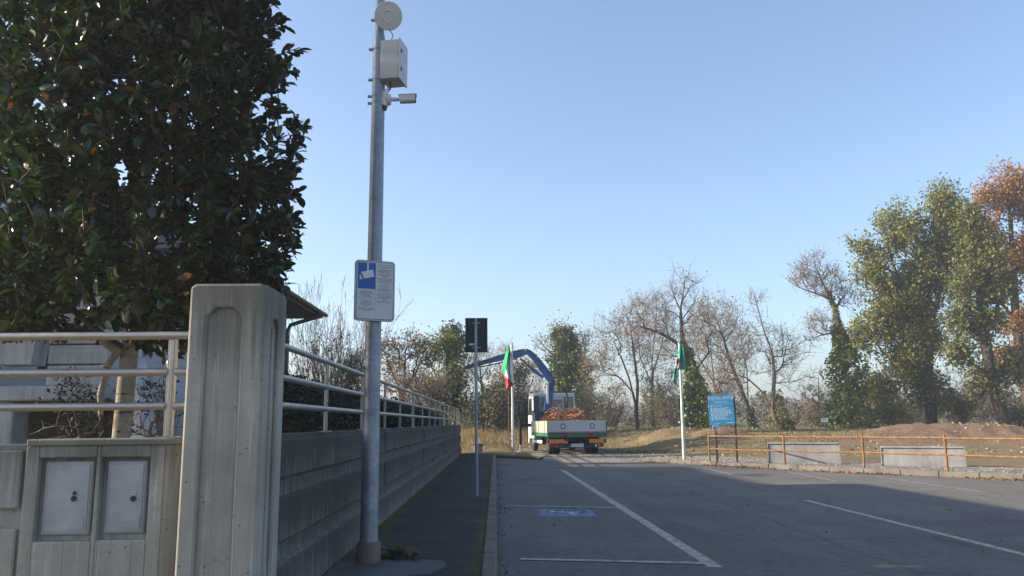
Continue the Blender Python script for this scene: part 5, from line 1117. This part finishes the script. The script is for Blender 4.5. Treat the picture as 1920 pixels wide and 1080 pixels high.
tree('bare_tree', 'sparse bare tree with hanging brown pods behind the road sign', 52, [[(905, 812), (905, 740), (900, 690), (893, 650)], [(902, 710), (920, 680), (925, 650)], [(903, 720), (880, 690), (870, 660)]], 0.1, [(900, 680, 34, 42), (880, 700, 24, 30)], 183, (L_BRN, 3, 0.13, 0.16), (3.0, 0.86), bf=0.25, shell=0.25, seed=37, bark=BARKD, group=BKB)
# --- along the left, beyond the wall
tree('leafy_tree', 'yellow-green bushy tree with a tufted top left of the road sign', 39, [[(838, 822), (836, 740), (838, 680), (842, 640)], [(836, 740), (810, 690), (800, 660)], [(838, 720), (860, 690), (868, 670)]], 0.14, [(842, 650, 24, 36), (815, 665, 22, 30), (850, 710, 34, 46), (815, 730, 34, 40), (850, 765, 30, 30)], 420, (L_BAM, 13, 0.15, 0.26), (1, 0.4), seed=41, bark=BARKD, clump=9, extra_leaf=[(L_DARK, 2, 0.16, 0.3)])
tree('pine_tree', 'dark tufted pine tip rising behind the yellow-green tree', 41, [[(852, 822), (850, 720), (846, 640), (845, 622)]], 0.1, [(846, 624, 18, 9), (852, 640, 20, 10), (850, 665, 16, 20)], 80, (L_DARK, 22, 0.18, 0.14), (1, 0.3), seed=42, bark=BARKD)
tree('persimmon_tree', 'spreading bare tree with curled reddish leaves just right of the steel pole', 34, [[(752, 820), (754, 760), (758, 720), (760, 690)], [(756, 740), (735, 700), (725, 670)], [(757, 735), (785, 690), (795, 660)], [(758, 715), (760, 660), (765, 640)]], 0.11, [(730, 665, 30, 32), (765, 650, 34, 26), (795, 670, 26, 36), (750, 705, 44, 36)], 330, (L_BRN, 4.0, 0.13, 0.14), (2.6, 0.45), bf=0.25, seed=43, bark=BARKD, tip=0.009)
tree('bare_shrub', 'bush of bare whippy grey shoots growing above the hedge near the wall end', 30, [[(800, 822), (806, 770), (812, 740)], [(803, 790), (785, 750), (770, 725)], [(803, 790), (830, 745), (850, 720)], [(805, 780), (822, 730), (838, 700)]], 0.07, [(810, 735, 46, 36), (770, 740, 30, 30), (745, 720, 26, 30)], 260, (L_BRN, 1.0, 0.09, 0.1), (3.2, 0.55), cat='bush', bf=0.55, seed=44, bark=BRD, tip=0.007, up=0.9)

def whip_shrub(name, label, px, Y, hgt, spread, nst, seed, leafm):
    g = np.random.default_rng(seed); b = P(px, 800, Y); b[2] = 0.05; t = thing(name, label, 'bush', b); P0, P1, R0, R1 = [], [], [], []; tipq = []
    def shoot(p, d, L, r, lev):
        k = 7; prev = p
        for i in range(k):
            d = unit(d+g.normal(0, 0.07, 3)+np.array([0, 0, 0.035])); q = prev+d*L/k; P0.append(prev); P1.append(q); R0.append(max(0.004, r*(1-i/k))); R1.append(max(0.0035, r*(1-(i+1)/k)))
            if lev < 2 and i >= 1:
                for _ in range(g.integers(1, 3)):
                    e = unit(d+g.normal(0, 0.36, 3)+np.array([0, 0, 0.2])); shoot(q, e, L*g.uniform(0.22, 0.5)*(1-i/(k+2)), r*(1-i/k)*0.6, lev+1)
            if lev >= 1: tipq.append(q)
            prev = q
    for _ in range(nst):
        a = g.uniform(0, 2*PI); s = g.uniform(0.1, 1)*spread; d = unit(np.array([math.cos(a)*s, math.sin(a)*s, 1.0])); shoot(np.array([math.cos(a)*0.25*s, math.sin(a)*0.25*s, 0.0]), d, hgt*g.uniform(0.6, 1.05)*(1-0.25*s), 0.024, 0)
    V, F = tubes(np.array(P0), np.array(P1), np.array(R0), np.array(R1), 4); link('stems', fast_mesh('stems', V, [F], True), BRD, t)
    tipq = np.array(tipq); low = tipq[tipq[:, 2] < hgt*0.72]; q = low[g.integers(0, len(low), 1500)]+g.normal(0, 0.05, (1500, 3)); V, F = cards(q, 0.085, g)
    tag(link('foliage', fast_mesh('foliage', V, [F]), leafm, t), kind='stuff'); return t
whip_shrub('bare_shrub', 'round shrub of thin bare upright stems between house eave and steel pole', 612, 27, 6.2, 0.55, 62, 45, L_BRN)
tree('bush', 'yellow-brown twiggy bush low behind the hedge left of the steel pole', 25, [[(668, 820), (668, 740)]], 0.05, [(665, 700, 26, 36)], 150, (L_YEL, 4, 0.09, 0.15), (3, 0.4), cat='bush', seed=46, bark=BRD, tip=0.007)

# --- clipped hedge behind the railings
hg = thing('hedge', 'long dark clipped hedge behind the steel railings', 'hedge', (-2.75, 8.5, 0.05))
CORE = plain('hedge inside shade', (0.006, 0.009, 0.005), 1.0, 0, 0.3)  # near-black: the shade inside the hedge put into its colour
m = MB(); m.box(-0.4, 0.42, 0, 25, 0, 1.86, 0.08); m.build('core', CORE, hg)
k = 26000; yy = 25*rng.uniform(0, 1, k)**1.5; side = rng.uniform(0, 1, k) < 0.62
q = np.stack([np.where(side, 0.42+0.06*np.abs(rng.normal(0, 1, k)), rng.uniform(-0.4, 0.48, k)), yy, np.where(side, rng.uniform(0.9, 1.9, k), 1.86+0.045*np.abs(rng.normal(0, 1, k)))], 1)
q += (0.04*np.sin(yy*2.1)+0.03*np.sin(yy*5.3))[:, None]*np.array([0.6, 0, 0.9])
V, F = cards(q, 0.075, rng, np.where(side[:, None], np.array([[1.0, 0, 0.3]]), np.array([[0, 0, 1.0]])), 0.4)
L_HEDGE = leafmat('hedge leaves', [(0.010, 0.020, 0.007), (0.017, 0.030, 0.010), (0.008, 0.014, 0.006)], 0.5, 0.15)  # greens kept very dark for the shade the hedge stands in
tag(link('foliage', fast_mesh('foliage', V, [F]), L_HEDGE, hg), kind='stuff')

# --- magnolia
MX, MY = P(227, 820, 6.7)[0], 6.7
mg = thing('magnolia_tree', 'large dark glossy magnolia behind the meter wall, filling the upper left', 'tree', (MX, MY, 0.0)); MR = np.array([MX, MY, 0])
g = np.random.default_rng(5)
def mrad(z): return np.interp(z, [2.2, 2.5, 3.1, 4.2, 5.2, 6.2, 7.0, 7.6], [0.8, 1.25, 1.37, 1.30, 1.08, 0.78, 0.45, 0.2])
k = 3000; z = g.uniform(2.3, 7.6, k); a = g.uniform(0, 2*PI, k); rr = mrad(z)*np.sqrt(g.uniform(0.10, 1.0, k))*(1+0.07*np.sin(a*5+z*3)+0.05*np.sin(a*9-z*5))
pts = np.stack([rr*np.cos(a), rr*np.sin(a), z+0.18*np.sin(a*3+1)], 1)
trunk = np.array([(-0.02, 0, -0.2), (0.0, 0, 1.4), (0.02, 0, 2.1), (0.05, 0.02, 3.2), (0.0, 0.1, 4.6), (0.02, 0, 6.6)])
limbs = [trunk, np.array([(0.02, 0, 2.1), (-0.3, -0.1, 2.35), (-0.7, -0.25, 2.75), (-1.1, -0.3, 3.2)]), np.array([(0.03, 0, 2.15), (0.3, -0.05, 2.3), (0.6, -0.2, 2.6), (1.0, -0.2, 3.1)]), np.array([(0.03, 0, 2.4), (0.2, 0.4, 3.0), (0.5, 0.9, 3.8)]), np.array([(0.03, 0, 2.5), (-0.3, 0.3, 3.2), (-0.7, 0.8, 4.0)]), np.array([(0.02, 0, 2.3), (-0.05, -0.4, 2.8), (-0.1, -0.9, 3.6)])]
N, par, tips, ntr = mst(limbs, pts, 0.5, step=0.15, sub=0.22, g=g); R = radii(N, par, 0.072, 0.005, 2.3)
i2 = np.where(N[:, 2] < 2.1)[0]; R[i2] = np.maximum(R[i2], 0.0) ; R[:ntr][N[:ntr, 2] < 2.12] = 0.07
for nm, lo, hi in (('trunk', 0.04, 9), ('branches', 0, 0.04)):
    me = skeleton_mesh(nm, N, par, R, lo, hi)
    if me: tag(link(nm, me, BARKM if nm == 'trunk' else BARKD, mg), kind='stuff' if nm == 'branches' else None)  # branches get darker bark for the shade inside the crown
def stub(nm, pts_, rs): m = MB(); m.tube(pts_, rs, 10); m.build(nm, BARKM, mg, True)
stub('cut_branch', [(-0.03, -0.05, 2.1), (-0.10, -0.12, 2.16), (-0.14, -0.16, 2.2)], [0.04, 0.035, 0.032])
stub('side_stem', [(-0.05, -0.05, 2.12), (-0.11, -0.10, 1.98), (-0.14, -0.11, 1.75), (-0.13, -0.10, 1.6)], [0.03, 0.028, 0.024, 0.018])
# a leaf: 5 stations along the midrib, folded and curved
def leaf_proto(L, Wd, curl, fold):
    ts = [0, 0.25, 0.55, 0.84, 1.0]; ws = [0.06, 0.66, 1.0, 0.8, 0.1]; vs = []
    for t, wv in zip(ts, ws):
        zc_ = -curl*L*t*t; vs += [(t*L, wv*Wd/2, zc_+fold*wv*Wd/2), (t*L, 0, zc_), (t*L, -wv*Wd/2, zc_+fold*wv*Wd/2)]
    fs = []
    for i in range(4):
        for s in (0, 1): b = i*3+s; fs.append((b, b+1, b+4, b+3))
    return np.array(vs), np.array(fs)
LM_COL = [(0.014, 0.034, 0.013), (0.022, 0.048, 0.016), (0.010, 0.026, 0.012), (0.030, 0.058, 0.018), (0.018, 0.042, 0.015), (0.026, 0.05, 0.017)]
def magleaf(name, cols, back):
    m = MT(name, 0.30, 0, 0.5); gi = m.N.new('ShaderNodeNewGeometry'); oi = m.N.new('ShaderNodeObjectInfo')
    f = m.math('FRACT', m.math('ADD', gi.outputs['Random Per Island'], oi.outputs['Random'])); c = m.ramp(f, [(i/(len(cols)-1), cc) for i, cc in enumerate(cols)])
    c2 = m.mix(gi.outputs['Backfacing'], c, back); m.col(c2); tr = m.N.new('ShaderNodeBsdfTranslucent'); mx = m.N.new('ShaderNodeMixShader'); mx.inputs[0].default_value = 0.13
    m.L.new(m.mix(1.0, c, (1.6, 1.5, 0.5), 'MULTIPLY'), tr.inputs[0]); m.L.new(m.b.outputs[0], mx.inputs[1]); m.L.new(tr.outputs[0], mx.inputs[2]); m.L.new(mx.outputs[0], m.out.inputs[0]); return m.m
LM = magleaf('magnolia leaf', LM_COL, (0.026, 0.032, 0.013)); LMY = magleaf('yellowing magnolia leaf', [(0.07, 0.085, 0.015), (0.12, 0.12, 0.02), (0.05, 0.075, 0.015)], (0.10, 0.08, 0.03)); LMB = magleaf('brown magnolia leaf', [(0.16, 0.065, 0.022), (0.24, 0.10, 0.03), (0.10, 0.045, 0.02)], (0.16, 0.08, 0.035))
tp = N[tips]; td = unit(N[tips]-N[par[tips]]); out = tp*np.array([1, 1, 0]); out = unit(out); td = unit(td*0.6+out*0.5+np.array([0, 0, 0.25]))
PER = 12; src = np.repeat(np.arange(len(tips)), PER); kk = len(src); d = unit(td[src]*0.55+unit(g.normal(size=(kk, 3)))*0.85); org = tp[src]-td[src]*g.uniform(0, 0.16, (kk, 1))+g.normal(0, 0.02, (kk, 3))
sd_ = unit(np.cross(d, np.array([0, 0, 1.0])+g.normal(0, 0.45, (kk, 3)))); up_ = np.cross(sd_, d); flip = np.where(up_[:, 2:3] < 0, -1, 1); up_ = up_*flip; sd_ = np.cross(up_, d)
sc_ = g.uniform(0.62, 1.15, kk); kind_ = g.choice(3, kk, p=[0.945, 0.03, 0.025])
world = org+MR; v = world-EYE; dist = np.linalg.norm(v, axis=1); fx = 960+FPX*(v@CR)/(v@CF); fy = 540-FPX*(v@CU)/(v@CF)
vis = (fx > -20) & (fx < 600) & (fy > -20) & (fy < 640)
order = np.argsort(np.where(vis, dist, 1e9)); solo = order[:300]; rest = order[300:]
protos = [leaf_proto(0.125, 0.060, c_, f_) for c_, f_ in ((0.10, 0.35), (0.22, 0.25), (0.02, 0.4), (0.3, 0.3))]
pm = {}
for i, (pv, pf_) in enumerate(protos):
    for kd, mt_ in enumerate((LM, LMY, LMB)):
        me = fast_mesh('leaf', pv, [pf_], True); me.materials.append(mt_); pm[(i, kd)] = me
for i in solo:
    o = bpy.data.objects.new('leaf', pm[(int(i) % 4, int(kind_[i]))]); COL.objects.link(o); o.parent = mg
    M = np.eye(4); M[:3, 0] = d[i]*sc_[i]; M[:3, 1] = sd_[i]*sc_[i]; M[:3, 2] = up_[i]*sc_[i]; M[:3, 3] = org[i]; o.matrix_basis = Matrix(M.tolist())
for kd, mt_ in enumerate((LM, LMY, LMB)):
    Vs, Fs, o_ = [], [], 0
    for pi_, (pv, pf_) in enumerate(protos):
        s = rest[(kind_[rest] == kd) & (rest % 4 == pi_)]
        if len(s) == 0: continue
        B = np.stack([d[s], sd_[s], up_[s]], 1)*sc_[s][:, None, None]; V = np.einsum('vj,ijk->ivk', pv, B)+org[s][:, None, :]
        F = (np.arange(len(s))*len(pv))[:, None, None]+pf_[None]; Vs.append(V.reshape(-1, 3)); Fs.append(F.reshape(-1, 4)+o_); o_ += len(s)*len(pv)
    if Vs: tag(link('foliage', fast_mesh('foliage', np.concatenate(Vs), [np.concatenate(Fs)], True), mt_, mg), kind='stuff')
# rose bushes at the trunk foot
for i, (px, lab) in enumerate(((150, 'half-bare rose bush under the porch left of the magnolia trunk'), (285, 'half-bare rose bush right of the magnolia trunk behind the railing'))):
    b = P(px, 820, 7.6); tree('rose_bush', lab, 7.6, [[(px, 860), (px, 820)], [(px, 850), (px-30, 760)], [(px, 850), (px+25, 740)]], 0.02, [(px, 790, 70-25*i, 40), (px, 740, 40, 30)], 90, (L_HEDGE, 2.0+3*(1-i), 0.05, 0.06), (1.5, 0.15), cat='bush', group='rose bushes', seed=80+i, bark=BGR, tip=0.004)

# --- small growth and litter
def weed(x, y, z, n, L, seed, label, name='weed_clump'):
    g = np.random.default_rng(seed); t = thing(name, label, 'plant', (x, y, z)); Vs, Fs, o_ = [], [], 0
    for i in range(n):
        a = g.uniform(0, 2*PI); e = g.uniform(0.2, 1.2); l = L*g.uniform(0.5, 1.1); wv = 0.022; dx = np.array([math.cos(a), math.sin(a), 0]); sx = np.array([-math.sin(a), math.cos(a), 0]); vs = []
        for s in np.linspace(0, 1, 5):
            p = dx*(0.02+l*s*math.cos(e)*(0.6+0.4*s))+np.array([0, 0, l*(s*math.sin(e)-0.45*s*s*math.sin(e))]); w2_ = wv*(1-(2*s-0.9)**2*0.8) if s < 1 else 0.001; vs += [p-sx*w2_, p+sx*w2_]
        Vs.append(np.array(vs)); Fs.append(np.array([[2*k, 2*k+1, 2*k+3, 2*k+2] for k in range(4)])+o_); o_ += 10
    link('leaves', fast_mesh('leaves', np.concatenate(Vs), [np.concatenate(Fs)], True), leafmat('weed leaf', [(0.035, 0.05, 0.012), (0.06, 0.07, 0.02), (0.10, 0.08, 0.03)], 0.6, 0.2), t); return t
wg = G(742, 1046, 0.1); weed(wg[0], wg[1], 0.1, 46, 0.34, 3, 'clump of weeds on the pavement just right of the steel pole')
weed(wg[0]+0.18, wg[1]-0.1, 0.1, 22, 0.2, 4, 'smaller low weed in front of the weed clump by the steel pole')
def litter(name, q, size, mat, **kw):
    k = len(q); d = rng.normal(size=(k, 3)); d[:, 2] *= 0.25; V, F = cards(q, size, rng, unit(d), 0.8, 0.65); return tag(link(name, fast_mesh(name, V, [F]), mat), **kw)
def on_ground(x, y, dz=0.01): return np.stack([x, y, np.maximum(ground_z(x, y), 0.0)+dz], 1)
k = 1500; t_ = rng.uniform(0, 1, k); seg = rng.integers(0, 5, k); K = np.array(KERB); a_, b_ = K[seg], K[seg+1]; p = a_+(b_-a_)*t_[:, None]; off_ = np.abs(rng.normal(0, 0.22, k))+0.03; p = p+np.array([-0.83, -0.55])*off_[:, None]
keep = (np.sin(p[:, 1]*1.7)+rng.normal(0, 0.6, k)) > -0.2
litter('fallen_leaves', np.stack([p[keep, 0], p[keep, 1], np.full(keep.sum(), 0.012)], 1), 0.09, L_BRN, label='dry brown leaves gathered along the foot of the field kerb', cat='leaves', kind='stuff')
k = 420; yy = rng.uniform(4, 35.5, k); xx = 0.02+np.abs(rng.normal(0, 0.10, k)); keep = (np.sin(yy*2.3)+np.sin(yy*0.9)+rng.normal(0, 0.6, k)) > 0
litter('fallen_leaves', np.stack([xx[keep], yy[keep], np.full(keep.sum(), 0.012)], 1), 0.04, leafmat('dark damp leaves', [(0.03, 0.022, 0.014), (0.055, 0.04, 0.022), (0.03, 0.035, 0.012)], 0.8, 0.1), label='dark damp leaves and moss along the pavement kerb', cat='leaves', kind='stuff')
k = 130; xx = rng.uniform(0.3, 9, k); yy = 4+28*rng.uniform(0, 1, k); kp = in_lot(xx, yy) & (dist_kerb(xx, yy) < -0.3)
litter('fallen_leaves', np.stack([xx[kp], yy[kp], np.full(kp.sum(), 0.016)], 1), 0.055, L_BRN, label='few single dry leaves lying about on the asphalt', cat='leaves', kind='stuff')
k = 9000; xx = rng.uniform(2, 40, k); yy = rng.uniform(31, 56, k); okm = (dist_kerb(xx, yy) > 0.6) & ~in_lot(xx, yy) & ((wob(xx*1.3, yy*1.3)+rng.normal(0, 0.3, k)) > -0.05)
litter('fallen_leaves', on_ground(xx[okm], yy[okm], 0.02), 0.15, L_PALE, label='pale dry leaves scattered over the mounds and the grass', cat='leaves', kind='stuff')
k = 30000; xx = rng.uniform(-8, 45, k); yy = 37+35*rng.uniform(0, 1, k)**1.6; ld_ = 0.836*(xx-5.72)+0.549*(yy-30.74)
okm = ((ld_ > 2.8+rng.normal(0, 0.6, k)) | (xx < 1.3)) & ((wob(xx*1.1+5, yy*1.1)+rng.normal(0, 0.25, k)) > -0.12) & ~in_lot(xx, yy) & (mound(xx, yy) < 0.45) & ((yy > 41.5) | (xx > 2.5)) & ~((np.abs(xx-3.2) < 1.9) & (yy < 44))
q = on_ground(xx[okm], yy[okm], -0.01); kk = len(q); h = rng.uniform(0.07, 0.2, kk); a = rng.uniform(0, PI, kk); wv = 0.018; off_ = np.stack([np.cos(a)*wv, np.sin(a)*wv, 0*a], 1); tipv = q+np.stack([rng.normal(0, 0.06, kk), rng.normal(0, 0.06, kk), h], 1)
V = np.stack([q-off_, q+off_, tipv], 1).reshape(-1, 3); F = np.arange(kk*3).reshape(-1, 3)
L_GRASS = leafmat('field grass', [(0.11, 0.105, 0.04), (0.21, 0.16, 0.075), (0.09, 0.095, 0.034), (0.26, 0.195, 0.095)], 0.8, 0.3)
tag(link('grass', fast_mesh('grass', V, [F]), L_GRASS), label='tufts of short dry grass on the ground beyond the parking lot', cat='grass', kind='stuff')
k = 5200; xx = np.concatenate([rng.normal(-0.5, 2.2, k//2), rng.uniform(-6, 3.2, k-k//2)]); yy = rng.uniform(42.5, 49, k); okm = (xx < 2.4) & (xx > -8); q = on_ground(xx[okm], yy[okm], -0.02); kk = len(q); h = rng.uniform(0.25, 0.75, kk)*np.clip((yy[okm]-41.5)/5, 0.3, 1)
tipv = q+np.stack([rng.normal(0, 0.14, kk), rng.normal(0, 0.14, kk), h], 1); a = rng.uniform(0, PI, kk); off_ = np.stack([np.cos(a)*0.012, np.sin(a)*0.012, 0*a], 1); V = np.stack([q-off_, q+off_, tipv], 1).reshape(-1, 3); F = np.arange(kk*3).reshape(-1, 3)
tag(link('dry_weeds', fast_mesh('dry_weeds', V, [F]), leafmat('straw', [(0.28, 0.20, 0.10), (0.20, 0.13, 0.065), (0.34, 0.26, 0.14)], 0.8, 0.2)), label='tall straw-coloured dry weeds in front of the dark evergreens', cat='weeds', kind='stuff')
k = 9000; xx = rng.uniform(1.8, 16, k); yy = rng.uniform(20, 40, k); ld_ = 0.836*(xx-5.72)+0.549*(yy-30.74); okm = (ld_ > -1.2) & (ld_ < 3.4) & ~in_lot(xx, yy) & (dist_kerb(xx, yy) > 0.3); q = on_ground(xx[okm], yy[okm], 0.004); kk = len(q); s = rng.uniform(0.012, 0.035, (kk, 1, 1))
octv = np.array([(1, 0, 0), (-1, 0, 0), (0, 1, 0), (0, -1, 0), (0, 0, .7), (0, 0, -.5)], float); V = (q[:, None, :]+octv[None]*s*rng.uniform(0.7, 1.3, (kk, 6, 1))).reshape(-1, 3); fo_ = np.array([(0, 2, 4), (2, 1, 4), (1, 3, 4), (3, 0, 4), (2, 0, 5), (1, 2, 5), (3, 1, 5), (0, 3, 5)]); F = ((np.arange(kk)*6)[:, None, None]+fo_[None]).reshape(-1, 3)
tag(link('pebbles', fast_mesh('pebbles', V, [F]), leafmat('pebble', [(0.22, 0.20, 0.175), (0.36, 0.33, 0.29), (0.14, 0.125, 0.11), (0.45, 0.42, 0.38)], 0.9, 0.0)), label='loose grey pebbles on the gravel beyond the lot', cat='pebbles', kind='stuff')
# --- brush beyond the trees
g = np.random.default_rng(78); Vs, Fs, o_ = [], [], 0
for i in range(170):
    x = g.uniform(-14, 62); y = g.uniform(62, 84)
    if 17 < x*68/y < 25.5 and g.uniform() < 0.85: continue
    hgt = g.uniform(1.3, 3.6); w2_ = g.uniform(0.9, 2.2); k = 260; u = unit(g.normal(size=(k, 3))); q = np.array([x, y, 0.9+hgt*0.45])+u*np.array([w2_, w2_, hgt*0.55])*g.uniform(0.4, 1, (k, 1)); V, F = cards(q, 0.32, g, None, 0, 0.5); Vs.append(V); Fs.append(F+o_); o_ += len(V)
tag(link('brush', fast_mesh('brush', np.concatenate(Vs), [np.concatenate(Fs)]), leafmat('brush leaves', [(0.10, 0.075, 0.05), (0.15, 0.105, 0.065), (0.075, 0.07, 0.035), (0.13, 0.11, 0.05)], 0.8, 0.25)), label='low brown brush closing the view behind the row of trees', cat='brush', kind='stuff')
# --- far wood
g = np.random.default_rng(77); Vs, Fs, o_ = [], [], 0
for i in range(420):
    x = g.uniform(-160, 260); y = g.uniform(190, 330); hgt = g.uniform(4.5, 9.5)*(1 if x < 60 else 1.1); w2_ = g.uniform(3, 7); k = 70; u = unit(g.normal(size=(k, 3))); q = np.array([x, y, 1.0+hgt*0.5])+u*np.array([w2_*0.5+1, w2_*0.5+1, hgt*0.5])*g.uniform(0.6, 1, (k, 1)); V, F = cards(q, 1.7, g, None, 0, 0.9); Vs.append(V); Fs.append(F+o_); o_ += len(V)
tag(link('far_wood', fast_mesh('far_wood', np.concatenate(Vs), [np.concatenate(Fs)]), leafmat('far foliage', [(0.06, 0.07, 0.03), (0.11, 0.085, 0.05), (0.08, 0.06, 0.045), (0.10, 0.10, 0.04)], 0.8, 0.2)), label='hazy line of far trees across the open field', cat='wood', kind='stuff')
# --- air
HAZE = True
if HAZE:
    m = MB(); m.box(-190, 290, -62, 345, -1.3, 19.5); hm = bpy.data.materials.new('air'); hm.use_nodes = True; nt = hm.node_tree; nt.nodes.remove(nt.nodes['Principled BSDF'])
    pv_ = nt.nodes.new('ShaderNodeVolumePrincipled'); pv_.inputs['Color'].default_value = (0.86, 0.91, 1.0, 1); pv_.inputs['Density'].default_value = 0.0013; pv_.inputs['Anisotropy'].default_value = 0.3
    nt.links.new(pv_.outputs[0], nt.nodes['Material Output'].inputs['Volume']); tag(m.build('haze', hm), kind='stuff')
